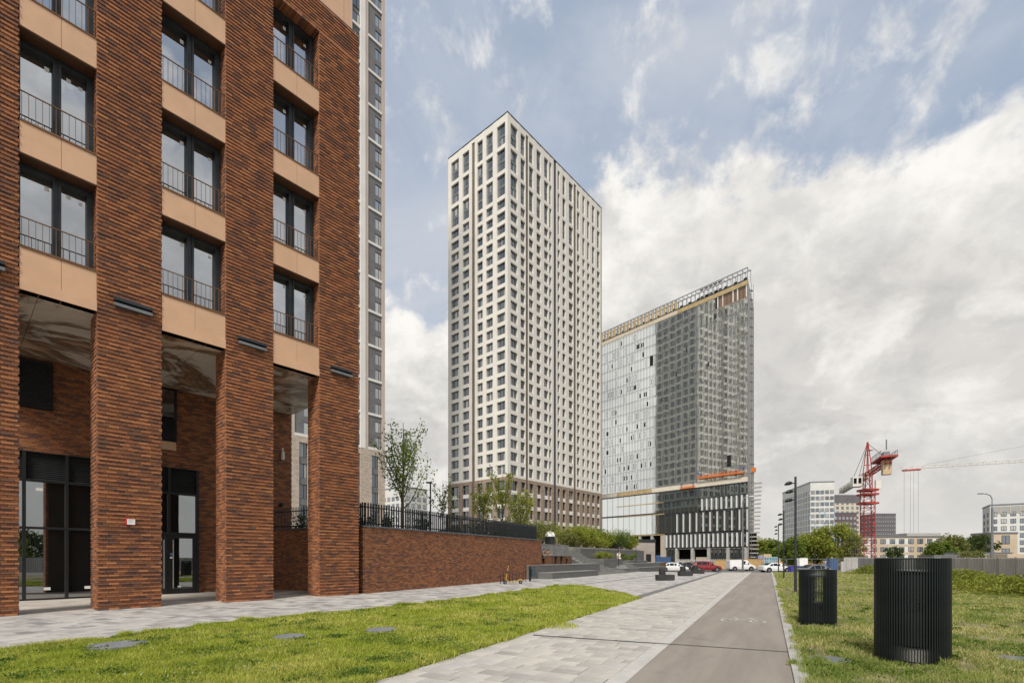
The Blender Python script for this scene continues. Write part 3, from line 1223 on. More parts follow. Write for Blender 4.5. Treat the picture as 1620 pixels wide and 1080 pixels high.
ZT, ZG, ZL = 2.56, 4.23, 5.25
xs = [GL0[0], FB.s_at(38, 5.9), FB.s_at(105.5, 5.9), GL0[1]]
sf = frame_grid(xs, [0.02, ZT, ZG, ZL], 5.84, 5.98, .045).build('shopfront', BLACKM, bb)
for xa, xb in zip(xs[:-1], xs[1:]):
    for za, zb in ((.02, ZT), (ZT, ZG)):
        MB().box(xa + .045, xb - .045, 5.93, 5.94, za + .04, zb - .04).build('pane', SHOPG, sf)
    louvre(xa + .045, xb - .045, ZG + .04, ZL - .04, sf)
    MB().box(xa + .5, xa + .68, 5.924, 5.929, .35, .45).build('sticker', STICK, sf)
MB().box(xs[1] + .3, xs[1] + .48, 5.924, 5.929, ZG - .35, ZG - .24).build('sticker', STICK, sf)
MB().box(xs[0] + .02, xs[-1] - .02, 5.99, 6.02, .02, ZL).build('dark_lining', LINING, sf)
ZT2 = 2.52
xe = [GL1[0], FB.s_at(267.5, 5.9), GL1[1]]
en = frame_grid(xe, [0.02, ZT2, ZG - .05, ZL], 5.84, 5.98, .045).build('entrance_frame', BLACKM, bb)
MB().box(xe[0] + .02, xe[-1] - .02, 5.99, 6.02, .02, ZL).build('dark_lining', LINING, en)
for xa, xb in zip(xe[:-1], xe[1:]):
    MB().box(xa + .045, xb - .045, 5.93, 5.94, ZT2 + .04, ZG - .09).build('pane', SHOPG, en)
    louvre(xa + .045, xb - .045, ZG - .01, ZL - .04, en)
for (xa, xb, hx) in ((xe[0] + .05, xe[1] - .05, xe[1] - .20), (xe[1] + .05, xe[2] - .05, xe[1] + .12)):
    d = MB()
    d.box(xa, xa + .13, 5.86, 5.92, .03, ZT2 - .05)
    d.box(xb - .13, xb, 5.86, 5.92, .03, ZT2 - .05)
    d.box(xa + .13, xb - .13, 5.86, 5.92, .03, .22)
    d.box(xa + .13, xb - .13, 5.86, 5.92, ZT2 - .2, ZT2 - .05)
    do = d.build('entrance_door', BLACKM, bb)
    MB().box(xa + .13, xb - .13, 5.89, 5.90, .22, ZT2 - .2).build('pane', SHOPG, do)
    h = MB()
    h.tube([(hx, 5.78, .25), (hx, 5.78, 2.25)], .019, 8)
    for z in (.42, 2.08):
        h.tube([(hx, 5.78, z), (hx, 5.87, z)], .012, 6)
    h.build('handle', STEEL, do)
MB().box(xe[1] + .02, xe[1] + .09, 5.80, 5.838, 1.62, 1.70).build('door_reader', pmat('reader_blue', (.10, .22, .42), .4), bb)
MB().box(xe[1] + .02, xe[1] + .09, 5.80, 5.838, 1.48, 1.55).build('door_reader', WHITEP, bb)
MB().box(xe[1] + .30, xe[1] + .42, 5.884, 5.8885, .27, .34).build('sticker', STICK, bb)
# upper louvre and small window in the back wall
lo = MB().box(LOU[0], LOU[1], 5.92, 6.0, 6.78, 8.48).build('vent_opening', DARKIN, bb)
louvre(LOU[0] + .03, LOU[1] - .03, 6.80, 8.46, lo, 5.86, .09)
wz0, wz1 = FB.z_at(700, WIN[1], 5.9), FB.z_at(610, WIN[1], 5.9)
wn = frame_grid([WIN[0], WIN[1]], [wz0, min(wz1, ZSOF - .05)], 5.90, 5.985, .04).build('window', BLACKM, bb)
MB().box(WIN[0] + .04, WIN[1] - .04, 5.95, 5.96, wz0 + .03, min(wz1, ZSOF - .05) - .03).build('pane', SHOPG, wn)
r = MB()
for q in range(9):
    x = WIN[0] + (WIN[1] - WIN[0]) * q / 8
    r.box(x - .009, x + .009, 5.85, 5.87, wz0, wz0 + .9)
r.box(WIN[0], WIN[1], 5.845, 5.875, wz0 + .9, wz0 + .93)
r.build('railing', BLACKM, bb)
MB().box(WIN[0], WIN[1], 5.84, 5.995, wz0 - .34, wz0 - .006).build('spandrel_panel', COPPER, bb)
# lamps and small fittings on the pillars
for (x0, x1, _) in PIL:
    c = (x0 + x1) / 2 + .05
    mb = MB()
    mb.box(c - .46, c + .46, -.16, -.05, 8.99, 9.08, 0)
    mb.box(c - .46, c + .46, -.16, -.05, 8.83, 8.91, 1)
    mb.box(c - .40, c + .40, -.06, .02, 8.91, 8.99, 0)
    mb.build('wall_light', [DARKM, GREYM], bb)
RED = pmat('alarm_red', (.45, .02, .03), .45)
c = FB.s_at(204.5, 0)
za = FB.z_at(825, c, 0)
ab = MB().box(c - .105, c + .105, -.12, -.03, za - .095, za + .095).build('alarm_box', RED, bb)
mb = MB().box(c - .075, c + .115, -.128, -.1215, za - .085, za + .075)
for q in range(3):
    mb.box(c - .05, c + .09 - .02 * q, -.1300, -.1285, za + .035 - q * .035, za + .043 - q * .035, 1)
mb.build('alarm_plate', [STICK, pmat('print_grey', (.25, .27, .27), .7)], ab)
c = FB.s_at(447, 5.9)
zc = FB.z_at(718, c, 5.9)
mb = MB().tube([(c, 5.86, zc - .28), (c, 5.86, zc + .10)], .075, 10)
mb.tube([(c, 5.86, zc + .1), (c, 5.9, zc + .3)], .03, 6)
mb.build('lantern', pmat('lantern_white', (.72, .70, .66), .4), bb)
zc = FB.z_at(798, c, 5.9)
MB().lathe([(0.001, zc - .1), (.08, zc - .07), (.1, zc), (.07, zc + .08), (.001, zc + .09)], 10, (c - .05, 5.9)).build('security_camera', BLACKM, bb)
# ------------------------------------------------------------------ low brick wall, its fence and the raised ground behind
WT = 2.80
WEND = FW.s_at(857, 0)
lw = thing('garden_wall', 'long low red brick retaining wall under a grey metal coping beside the pavement', 'wall', (FW.o[0], FW.o[1], 0), FW.rz)
BRICK2 = brick_mat('brick_garden', .98, .22, 9.0, .30)
wcore = MB().box(.02, WEND, .03, .42, 0, WT).box(.02, .42, .43, 12, 0, WT).build('wall_core', MORTAR, lw)
rest = []
for (s, e, zb, zt, pr, fl) in course_boxes(.04, WEND, 0, WT, 200, ch=.056, bl=.21, bj=.008, proud=.003):
    rest.append((s, e, -pr, .05, zb, zt))
for (s, e, zb, zt, pr, fl) in course_boxes(.052, 12, 0, WT, 201, ch=.056, bl=.21, bj=.008, proud=.003):
    rest.append((-pr, .05, s, e, zb, zt))
for (s, e, zb, zt, pr, fl) in course_boxes(.052, .42, 0, WT, 202, ch=.056, bl=.21, bj=.008, proud=.003):
    rest.append((WEND - .02, WEND + .03 + pr, s, e, zb, zt))
link('brickwork', boxes_mesh('brickwork', rest, BRICK2), wcore, kind='stuff')
COPE = pmat('coping_metal', (.13, .15, .165), .4, .5, .1)
mb = MB()
k = 0.0
while k < WEND:
    mb.box(k - .04 if k == 0 else k + .004, min(k + 2.2, WEND + .05), -.05, .46, WT + .004, WT + .065)
    k += 2.2
mb.box(-.045, .46, .465, 12, WT + .004, WT + .065)
mb.build('coping', COPE, lw)

fn = thing('metal_fence', 'dark grey fence of upright metal slats on top of the low brick wall', 'fence', (FW.o[0], FW.o[1], WT + .066), FW.rz)
FH = 1.0
sl = MB().box(-.010, .010, -.036, .036, .02, FH).mesh('slat', DARKM)
sl_thin = MB().box(-.010, .010, -.010, .010, .02, FH).mesh('slat', DARKM)
k = .1
FEND = FW.s_at(848, .3)
fd = []
while k < FEND:
    fd.append(('a', k))
    k += .165
k = .3
while k < 6.2:
    fd.append(('b', k))
    k += .105
for kind_, k in fd:
    if kind_ == 'a':
        link('slat', sl, fn, (k, .25, 0), random.uniform(-.01, .01))
    else:
        link('slat', sl_thin, fn, (.25, k, 0), math.pi / 2)
mb = MB()
mb.box(.05, FEND, .285, .305, .10, .15).box(.05, FEND, .285, .305, FH - .2, FH - .15)
mb.box(.285, .305, .31, 6.2, .10, .15).box(.285, .305, .31, 6.2, FH - .2, FH - .15)
k = .05
while k < FEND:
    mb.box(k, k + .05, .308, .358, 0, FH - .05)
    k += 2.1
mb.build('rail', DARKM, fn)
TERR = pmat('terrace_ground', (.24, .225, .19), .95, 0, .3, .5)
mb = MB()
p = [FW.w(.5, .5), FW.w(WEND - .03, .5), FA.w(4.5, 5.2), FA.w(35.9, 5.2), (19.5, 110), (26, 150), (20, 200), (-140, 200), (-140, 60), FW.w(.5, 14)]
mb.prism(p, GZ - .1, 2.62)
mb.build('terrace', TERR, kind='structure')

# ------------------------------------------------------------------ tower facades
WHITEF = pmat('cream_facade_panel', (.675, .645, .585), .7, 0, .05, .25, 0, 40)
WHITEB = pmat('white_facade_panel', (.72, .70, .66), .7, 0, .06, .3)
PINKF = pmat('pale_pink_panel', (.50, .42, .36), .7, 0, .06, .3)
GREYF = pmat('slate_panel', (.15, .148, .15), .6, 0, .12, .6)
GREYL = pmat('grey_side_panel', (.135, .145, .155), .55, 0, .15, .6)
BRNF = pmat('brown_strip_panel', (.135, .105, .075), .7, 0, .2, .5)
DSTRIP = pmat('dark_strip_panel', (.055, .053, .055), .6, 0, .2, .5)
TOWERG = glass_mat('tower_window_glass', .15, (.85, .93, 1.0), (.016, .02, .024), .02, .05, .3, curtain=.22)


def mini_brick(name, c0, c1, sx=1.0):
    m, T, b = principled(name)
    tc = T.new('ShaderNodeTexCoord')
    v = tc.outputs['Object']
    sep = T.new('ShaderNodeSeparateXYZ')
    T.l.new(v, sep.inputs[0])
    cmb = T.new('ShaderNodeCombineXYZ')
    T.l.new(T.math('ADD', sep.outputs[0], sep.outputs[1]), cmb.inputs[0])
    T.l.new(sep.outputs[2], cmb.inputs[1])
    bt = T.new('ShaderNodeTexBrick')
    T.l.new(cmb.outputs[0], bt.inputs['Vector'])
    bt.inputs['Color1'].default_value = tuple(c0) + (1,)
    bt.inputs['Color2'].default_value = tuple(c1) + (1,)
    bt.inputs['Mortar'].default_value = tuple(x * .8 for x in c0) + (1,)
    bt.inputs['Scale'].default_value = 1.0
    bt.inputs['Brick Width'].default_value = .6 * sx
    bt.inputs['Row Height'].default_value = .18 * sx
    bt.inputs['Mortar Size'].default_value = .012
    n = T.noise(T.mapping(v, (1, 1, 3)), .9, 5, .7)
    c = T.mix(1.0, bt.outputs['Color'], T.mix(n, (.72, .72, .72), (1.25, 1.25, 1.25)), 'MULTIPLY')
    T.l.new(c, b.inputs['Base Color'])
    b.inputs['Roughness'].default_value = .85
    return m


TBRICK = mini_brick('tower_base_brick', (.245, .185, .140), (.335, .265, .205))
BBRICK = mini_brick('beige_base_brick', (.40, .33, .265), (.54, .46, .385))

win_cache = {}


def tower_window(w, h, left, right, key, depth=.0, mats=None):
    """a recessed unit: dark frame, glass, opaque side panel(s)"""
    k = (round(w, 2), round(h, 2), left, right, key)
    if k in win_cache:
        return win_cache[k]
    mb = MB()
    g0, g1 = w * left, w * (1 - right)
    if left:
        mb.box(0, g0 - .01, .02, .1, 0, h, 2)
    if right:
        mb.box(g1 + .01, w, .02, .1, 0, h, 2)
    t = .07
    mb.box(g0, g0 + t, .0, .1, 0, h, 0)
    mb.box(g1 - t, g1, .0, .1, 0, h, 0)
    mb.box(g0 + t, g1 - t, .0, .1, 0, t, 0)
    mb.box(g0 + t, g1 - t, .0, .1, h - t, h, 0)
    gm = g0 + (g1 - g0) * .62
    mb.box(gm - .035, gm + .035, .005, .1, t, h - t, 0)
    mb.box(g0 + t, gm - .035, .05, .06, t, h - t, 1)
    mb.box(gm + .035, g1 - t, .055, .065, t, h - t, 1)
    me = mb.mesh('window', mats or [BLACKM, TOWERG, GREYL])
    win_cache[k] = me
    return me


# ---- white tower in the middle
wt = thing('residential_tower', 'tall cream apartment tower with a square window grid on a brown brick base', 'tower', (FT.o[0], FT.o[1], 0), FT.rz)
HT, ZB, NFL = 109.0, 21.2, 28
FLH = (HT - 1.75 - ZB) / NFL
LR, LL = FT.s_at(952, 0), FT.n_at(709, 0)


def face_cols(px_list, fn):
    return [(fn(a), fn(b), t) for a, b, t in px_list]


right = face_cols([(807.8, 819, 'w'), (823.7, 831, 'w'), (832, 836, 'brown'), (837, 844, 'w'), (849, 856, 'w'), (861, 867.6, 'w'), (869, 872.8, 'n'), (876, 880, 'dark'),
                   (882.2, 886, 'n'), (890, 895, 'w'), (900, 906.7, 'w'), (907.8, 911.5, 'brown'), (913, 917.4, 'w'), (921.5, 925.5, 'n'), (929, 933, 'w'), (936.7, 941, 'w'), (944.6, 949, 'w')], lambda p: FT.s_at(p, 0))
left = face_cols([(786, 799, 'p'), (769, 779.5, 'p'), (755, 763.5, 'w'), (746.5, 751, 'brown'), (731.8, 742, 'p'), (713.8, 725.8, 'p')], lambda p: FT.n_at(p, 0))
DEP = .55
mb_white, mb_brick, mb_brown, mb_dark, mb_grey, mb_beige = MB(), MB(), MB(), MB(), MB(), MB()
MB().box(DEP + .12, LR - .52, DEP + .12, LL, 0, HT - .3).build('core', DARKIN, wt)
cand = []


def tower_face(cols, L, axis):
    def bx(m, a, b, d0, d1, z0, z1, mi=0):
        if axis == 'x':
            m.box(a, b, d0, d1, z0, z1, mi)
        else:
            m.box(d0, d1, a, b, z0, z1, mi)
    edges = sorted([(min(a, b), max(a, b), t) for a, b, t in cols])
    prev = 0.0 if axis == 'x' else DEP + .12
    for (a, b, t) in edges + [(L, L, 'end')]:
        if a - prev > .02:
            bx(mb_white, prev, a, 0, DEP + .1, ZB, HT)
            bx(mb_brick, prev, a, -.08, DEP + .1, 0, ZB - .002)
        prev = b
        if t == 'end':
            break
        if t in ('brown', 'dark'):
            bx(mb_brown if t == 'brown' else mb_dark, a, b, .16 if t == 'brown' else .10, DEP, 0, HT - (.9 if t == 'brown' else -.1))
            if t == 'brown':
                bx(mb_white, a, b, .0, DEP, HT - .9, HT)
            continue
        # bands between openings
        z_edges = []
        top = HT - 1.75
        i = 0
        while i < NFL:
            dbl = i < 6 and i % 2 == 0
            if dbl:
                zt_, zb_ = top - i * FLH, top - (i + 2) * FLH
                z_edges.append((zb_ + .95, zt_, 2))
                i += 2
            else:
                zt_, zb_ = top - i * FLH, top - (i + 1) * FLH
                z_edges.append((zb_ + (.95 if i < NFL - 1 else .7), zt_ - (0 if i < NFL - 1 else .1), 1))
                i += 1
        zprev = HT
        for (z0, z1, nf) in z_edges:
            bx(mb_white, a, b, .03, DEP + .1, z1, zprev)
            zprev = z0
            w = b - a
            if nf == 2:
                hh = (z1 - z0 - .75) / 2
                items = [(z0, hh), (z0 + hh + .75, hh)]
                bx(mb_grey, a, b, DEP - .12, DEP + .1, z0 + hh, z0 + hh + .75)
            else:
                items = [(z0, z1 - z0)]
            for (zz, hh) in items:
                if t == 'p':
                    me = tower_window(w, hh, .30, .14, 'p')
                elif t == 'n':
                    me = tower_window(w, hh, .0, .45, 'n', mats=[BLACKM, TOWERG, BRNF])
                else:
                    me = tower_window(w, hh, .0, .22, 'w')
                cand.append((axis, a, b, zz, hh, me))
        bx(mb_white, a, b, .03, DEP + .1, ZB, zprev)
        # brick base: storeys with white spandrel bits
        nb = 6
        fh = 3.35
        bx(mb_brick, a, b, -.05, DEP + .1, ZB - .85, ZB - .002)
        for q in range(nb):
            z1 = ZB - .85 - q * fh
            z0 = z1 - 2.35
            if z0 < 0:
                break
            me = tower_window(b - a, 2.35, .0, .0, 'b')
            cand.append((axis, a, b, z0, 2.35, me))
            bx(mb_beige, a, b, .12, DEP + .1, z1 - fh, z0)


tower_face(right, LR, 'x')
tower_face(left, LL, 'y')
# the far end face, seen only as a reflection in the glass tower: piers, bands and dark openings
n_end = 6
for i in range(n_end):
    ya = .8 + (LL - 1.6) * (i + .18) / n_end
    yb = .8 + (LL - 1.6) * (i + .82) / n_end
    yp = .8 + (LL - 1.6) * (i - .18) / n_end if i else .0
    mb_white.box(LR - .5, LR, yp, ya, ZB, HT)
    mb_brick.box(LR - .5, LR + .05, yp, ya, 0, ZB - .002)
    for k in range(NFL):
        z1 = HT - 1.75 - k * FLH
        mb_white.box(LR - .5, LR - .03, ya, yb, z1 - FLH, z1 - FLH + .95)
        cand.append(('e', ya, yb, z1 - FLH + .95, FLH - .95, tower_window(yb - ya, FLH - .95, .30, .14, 'e')))
    mb_white.box(LR - .5, LR - .03, ya, yb, HT - 1.75, HT)
    mb_brick.box(LR - .5, LR + .02, ya, yb, 0, ZB - .002)
mb_white.box(LR - .5, LR, .8 + (LL - 1.6) * (n_end - .18) / n_end, LL, ZB, HT)
mb_brick.box(LR - .5, LR + .05, .8 + (LL - 1.6) * (n_end - .18) / n_end, LL, 0, ZB - .002)
end_c = [c for c in cand if c[0] == 'e']
cand = [c for c in cand if c[0] != 'e']
mb_white.build('facade_grid', WHITEF, wt)
mb_brick.build('brick_base', TBRICK, wt)
mb_brown.build('brown_strip', BRNF, wt)
mb_dark.build('dark_strip', DSTRIP, wt)
mb_grey.build('spandrel', GREYL, wt, kind='stuff')
mb_beige.build('base_spandrel', WHITEB, wt, kind='stuff')
MB().box(-.06, LR, -.06, LL, HT + .003, HT + .22).build('roof', DARKM, wt)
mb = MB()
for (x, y) in ((3, 4), (9, 12), (18, 5), (30, 10), (40, 4)):
    mb.tube([(x, y, HT + .2), (x, y, HT + 1.2)], .12, 5)
mb.build('roof_vent', GREYM, wt)


def place_windows(cand, parent, frame, dep, nmax=300):
    def dist(c):
        axis, a, b, z, h, me = c
        x, y = frame.w((a + b) / 2, 0) if axis == 'x' else frame.w(0, (a + b) / 2)
        return math.hypot(math.hypot(x, y), z) / math.sqrt(abs(b - a) * h)
    cand = sorted(cand, key=dist)
    for axis, a, b, z, h, me in cand[:nmax]:
        if axis == 'x':
            link('window', me, parent, (a, dep, z))
        else:
            link('window', me, parent, (dep, b, z), -math.pi / 2)
    if len(cand) > nmax:
        bm = bmesh.new()
        for axis, a, b, z, h, me in cand[nmax:]:
            i = len(bm.verts)
            bm.from_mesh(me)
            M = Matrix.Translation((a, dep, z)) if axis == 'x' else Matrix.Translation((dep, b, z)) @ Matrix.Rotation(-math.pi / 2, 4, 'Z')
            bm.verts.ensure_lookup_table()
            bmesh.ops.transform(bm, matrix=M, verts=bm.verts[i:])
        me2 = bpy.data.meshes.new('window_field')
        bm.to_mesh(me2)
        bm.free()
        for mt in cand[nmax][5].materials:
            me2.materials.append(mt)
        link('window_field', me2, parent, kind='stuff')


place_windows(cand, wt, FT, DEP - .1)
bm = bmesh.new()
for _, a, b, z, h, me in end_c:
    i = len(bm.verts)
    bm.from_mesh(me)
    bm.verts.ensure_lookup_table()
    bmesh.ops.transform(bm, matrix=Matrix.Translation((LR - .30, a, z)) @ Matrix.Rotation(math.pi / 2, 4, 'Z'), verts=bm.verts[i:])
me2 = bpy.data.meshes.new('window_field')
bm.to_mesh(me2)
bm.free()
for mt in end_c[0][5].materials:
    me2.materials.append(mt)
link('window_field', me2, wt, kind='stuff')

# ---- grey and white tower behind the brick building
GTG = glass_mat('grey_tower_glass', .42, (.9, .94, .96), (.03, .034, .038), .02, .05, .3, curtain=.3)
FB2 = Frame((px_dir(609) * 90, 90.0), U_B)
gt = thing('residential_tower', 'slim grey and white apartment tower with a beige brick base behind the brick building', 'tower', (FB2.o[0], FB2.o[1], 0), FB2.rz)
ZB2, F2, HT2 = 20.8, 3.05, 128.0
MB().box(-34, -.05, .5, 18, 0, HT2).build('core', DARKIN, gt)
mw, mg, mp, mbk = MB(), MB(), MB(), MB()
cand = []
# facade modules repeated towards the left: trim, window bay, pink panel, white pier, dark recess
for q in range(5):
    o = -q * 6.6
    mp.box(o - .62, o, 0, .55, ZB2, HT2)
    mp.box(o - 4.05, o - 3.45, 0, .55, ZB2, HT2)
    mw.box(o - 5.05, o - 4.05, -.06, .55, ZB2, HT2)
    mbk.box(o - 1.35, o, -.02, .55, 0, ZB2 - .003)
    mbk.box(o - 5.05, o - 2.75, -.02, .55, 0, ZB2 - .003)
    z = ZB2
    k = 0
    while z < HT2 - 6.2:
        mw.box(o - 3.45, o - .62, -.02, .5, z, z + .42)
        mw.box(o - 6.6, o - 5.05, .02, .5, z, z + .42)
        for j in (0, 1):
            zz = z + .42 + j * 2.84
            hh = 1.95
            mg.box(o - 3.45, o - 1.95, .14, .5, zz, zz + 2.84)
            mg.box(o - 1.95, o - .62, .16, .5, zz + hh, zz + 2.84)
            cand.append(('x', o - 1.95, o - .62, zz, hh, tower_window(1.33, hh, 0, 0, 'gg', mats=[BLACKM, GTG, GREYL])))
            mg.box(o - 6.6, o - 5.05, .30, .5, zz + hh, zz + 2.84)
            cand.append(('x', o - 6.58, o - 5.07, zz, hh, tower_window(1.51, hh, 0, 0, 'g')))
        z += 6.1
    z = ZB2 - 1.0
    mbk.box(o - 2.75, o - 1.35, -.02, .5, ZB2 - 1.0, ZB2 - .003)
    mbk.box(o - 6.6, o - 5.05, .10, .5, ZB2 - 1.0, ZB2 - .003)
    while z > 3:
        cand.append(('x', o - 2.75, o - 1.35, z - 2.3, 2.3, tower_window(1.4, 2.3, 0, 0, 'g')))
        mg.box(o - 2.75, o - 1.35, .12, .5, z - 3.3, z - 2.3)
        cand.append(('x', o - 6.55, o - 5.1, z - 2.3, 2.3, tower_window(1.45, 2.3, 0, 0, 'g')))
        mg.box(o - 6.6, o - 5.05, .2, .5, z - 3.3, z - 2.3)
        z -= 3.3
mw.build('white_pier', WHITEB, gt)
mp.build('facade_panel', PINKF, gt)
mg.build('spandrel', GREYF, gt, kind='stuff')
mbk.build('brick_base', BBRICK, gt)
cand = [c for c in cand if c[1] > -6.7 or (-22 < c[1] < -11 and c[3] < 32)]
place_windows(cand, gt, FB2, .22)

# ---- glass tower under construction
gb = thing('glass_tower', 'mirror-glass office tower under construction with an open steel crown along its roof edge', 'tower', (FG.o[0], FG.o[1], GZ), FG.rz)
LG = 60.0
WALLG = glass_mat('curtain_wall_glass', .76, (.97, 1.0, .985), (.02, .026, .026), .008, .06, 1.0, (5.5, 5.5, .10))
PODG = glass_mat('podium_glass', .22, (.85, .92, .94), (.03, .036, .036), .03, .03, .2)
ALU = pmat('mullion_aluminium', (.15, .16, .165), .45, .6)
SPAN = pmat('cream_cladding_strip', (.62, .56, .46), .7, 0, .06, .4)
OCHRE = pmat('ochre_insulation', (.40, .30, .155), .8, 0, .18, .6)
FINW = pmat('white_fin', (.66, .66, .64), .5)
Z0, Z1, NF = 26.2, 82.8, 16
fh = (Z1 - Z0) / NF
EW = (.5 * .7682 + .866 * .6401, -.5 * .6401 + .866 * .7682)      # direction of the slanted end wall in the tower's own plan
MB().prism([(.25, .3), (.25 + 20 * EW[0], .3 + 20 * EW[1]), (18, LG), (.25, LG)], 9.8, Z1 + 2).build('core', DARKIN, gb)
NP = 48
pw = LG / NP
pm = MB().box(-.02, .02, -pw / 2 + .03, pw / 2 - .03, .04, fh - .55).mesh('pane', WALLG)
pm2 = MB().box(-.02, .02, -pw / 2 + .03, pw / 2 - .03, fh - .47, fh - .04).mesh('pane', WALLG)
rr = random.Random(5)
rest = bmesh.new()
nsing = 0
for i in range(NP):
    for k in range(NF):
        y, z = (i + .5) * pw, Z0 + k * fh
        if k == NF - 1 and y < 9.4:
            continue
        if rr.random() < .0012:
            continue
        tilt_z, tilt_y = rr.gauss(0, .0022), rr.gauss(0, .0015)
        M = Matrix.Translation((0, y, z)) @ Matrix.Rotation(tilt_z, 4, 'Z') @ Matrix.Rotation(tilt_y, 4, 'Y')
        if nsing < 300 and i < 20:
            o = link('pane', pm, gb)
            o.matrix_local = M
            nsing += 1
        else:
            j = len(rest.verts)
            rest.from_mesh(pm)
            rest.verts.ensure_lookup_table()
            bmesh.ops.transform(rest, matrix=M, verts=rest.verts[j:])
        j = len(rest.verts)
        rest.from_mesh(pm2)
        rest.verts.ensure_lookup_table()
        bmesh.ops.transform(rest, matrix=Matrix.Translation((0, y, z)) @ Matrix.Rotation(rr.gauss(0, .002), 4, 'Z'), verts=rest.verts[j:])
me = bpy.data.meshes.new('pane_field')
rest.to_mesh(me)
rest.free()
me.materials.append(WALLG)
link('pane_field', me, gb, kind='stuff')
mb = MB()
for i in range(NP + 1):
    y = i * pw
    mb.box(-.07, .06, y - .036, y + .036, Z0, Z1)
for k in range(NF + 1):
    z = Z0 + k * fh
    mb.box(-.075, .05, 0, LG, z - .05, z + .05)
    if k < NF:
        mb.box(-.05, .05, 0, LG, z + fh - .54, z + fh - .49)
mb.build('mullion', ALU, gb)
# opened vents: small dark leaves in the glass
vm = MB().box(-.10, -.024, -.22, .22, 0, 1.5).mesh('vent_window', [DARKM])
fmz = MB()
for (y0, y1, z0, z1) in ((-.32, -.25, 0, 1.8), (.25, .32, 0, 1.8), (-.25, .25, 0, .07), (-.25, .25, 1.73, 1.8)):
    fmz.box(-.06, -.022, y0, y1, z0, z1)
fmz = fmz.mesh('vent_frame', [DARKM])
for q in range(280):
    i, k = (rr.randrange(26, NP) if q < 48 or q > 140 else rr.randrange(NP)), rr.randrange(NF)
    y, z = (i + .5) * pw + rr.choice((-.38, .38)), Z0 + k * fh + .65
    if k == NF - 1 and y < 9.5:
        continue
    link('vent_window' if q < 60 else 'vent_frame', vm if q < 60 else fmz, gb, (0, y, z))
# bare bay under the roof, ochre band and open crown
mb = MB()
mb.box(.14, .24, .3, 9.2, Z1 - fh + .05, Z1 - .05, 0)
for y in (.35, 3.0, 4.4, 7.6, 9.2):
    mb.box(-.02, .25, y - .16, y + .16, Z1 - fh + .04, Z1, 1)
mb.box(-.05, .2, .2, 9.3, Z1 - fh - .2, Z1 - fh + .03, 2)
mb.build('bare_bay', [pmat('brown_board', (.19, .115, .075), .8), FINW, OCHRE], gb)
MB().box(-.12, .4, 0, 23, Z1 + .04, Z1 + 1.35).build('roof_band', OCHRE, gb)
MB().box(-.12, .4, 23.02, LG, Z1 + .04, Z1 + 1.35).build('roof_band', pmat('beige_band', (.52, .45, .35), .8, 0, .12, .6), gb)
mb = MB()
ZC = 87.9
mb.box(-.12, .12, -.1, LG, ZC - .16, ZC)
mb.box(2.0, 2.2, -.1, LG, ZC - .16, ZC)
q = 0
y = 0.0
while y < LG:
    mb.box(-.12, .0, y, y + .11, Z1 + 1.36, ZC - .165)
    mb.box(-.06, 2.1, y + .03, y + .12, ZC - .5, ZC - .38)
    mb.box(2.0, 2.14, y, y + .09, Z1 + 1.36, ZC - .165)
    y += 1.5
mb.build('crown_frame', GREYM, gb)
mb = MB()
for i in range(int(LG / 1.5)):
    y = i * 1.5
    if i % 2 == 0:
        mb.box(.3, .42, y + .2, y + 1.35, Z1 + 1.8, Z1 + 2.5)
    if i > 14:
        mb.box(.1, .2, y + .75, y + 1.45, Z1 + 1.8, ZC - .3, 1)
mb.build('crown_panel', [DARKM, OCHRE], gb, kind='stuff')
mb = MB()
for i in range(5):
    y = 7.6 + i * 1.5
    mb.box(-.13, -.02, y + .25, y + 1.25, ZC - .9, ZC - .45)
    mb.box(-.13, -.02, y + .25, y + 1.25, Z1 + 1.9, Z1 + 2.35)
mb.build('crown_bracket', BLACKM, gb)
# lower part: cladding strip, podium floors with white fins
mb = MB()
mb.box(-.12, .3, 0, 33, 24.7, 26.15, 0)
mb.box(-.12, .3, 33.02, 48, 24.7, 26.15, 1)
mb.box(-.12, .3, 48.02, LG, 24.7, 26.15, 0)
mb.build('cladding_strip', [SPAN, OCHRE], gb)


def podium(z0, z1, y0, y1, n, fin_from, fin_to, finw, double=False, gm=PODG):
    w = (y1 - y0) / n
    pmx = MB().box(-.02, .02, -w / 2 + .05, w / 2 - .05, .05, z1 - z0 - .3).mesh('pane', gm)
    for i in range(n):
        o = link('pane', pmx, gb)
        o.matrix_local = Matrix.Translation((0, y0 + (i + .5) * w, z0)) @ Matrix.Rotation(rr.gauss(0, .006), 4, 'Z')
    mb = MB()
    for i in range(n + 1):
        mb.box(-.06, .06, y0 + i * w - .05, y0 + i * w + .05, z0, z1 - .25, 0)
    mb.box(-.14, .2, y0, y1, z1 - .245, z1 + .12, 1)
    for i in range(n * 3):
        if rr.random() < .7:
            y = y0 + (i + .3) * w / 3
            mb.box(-.35, -.145, y, y + .18, z1 - .2, z1 + .05, 3)
    for i in range(n + 1):
        y = y0 + i * w
        if fin_from <= y <= fin_to:
            mb.box(-.5, -.062, y - finw, y + finw, z0 + .2, z1 - .26, 2)
    mb.build('podium_frame', [ALU, DARKM, FINW, GREYM], gb)


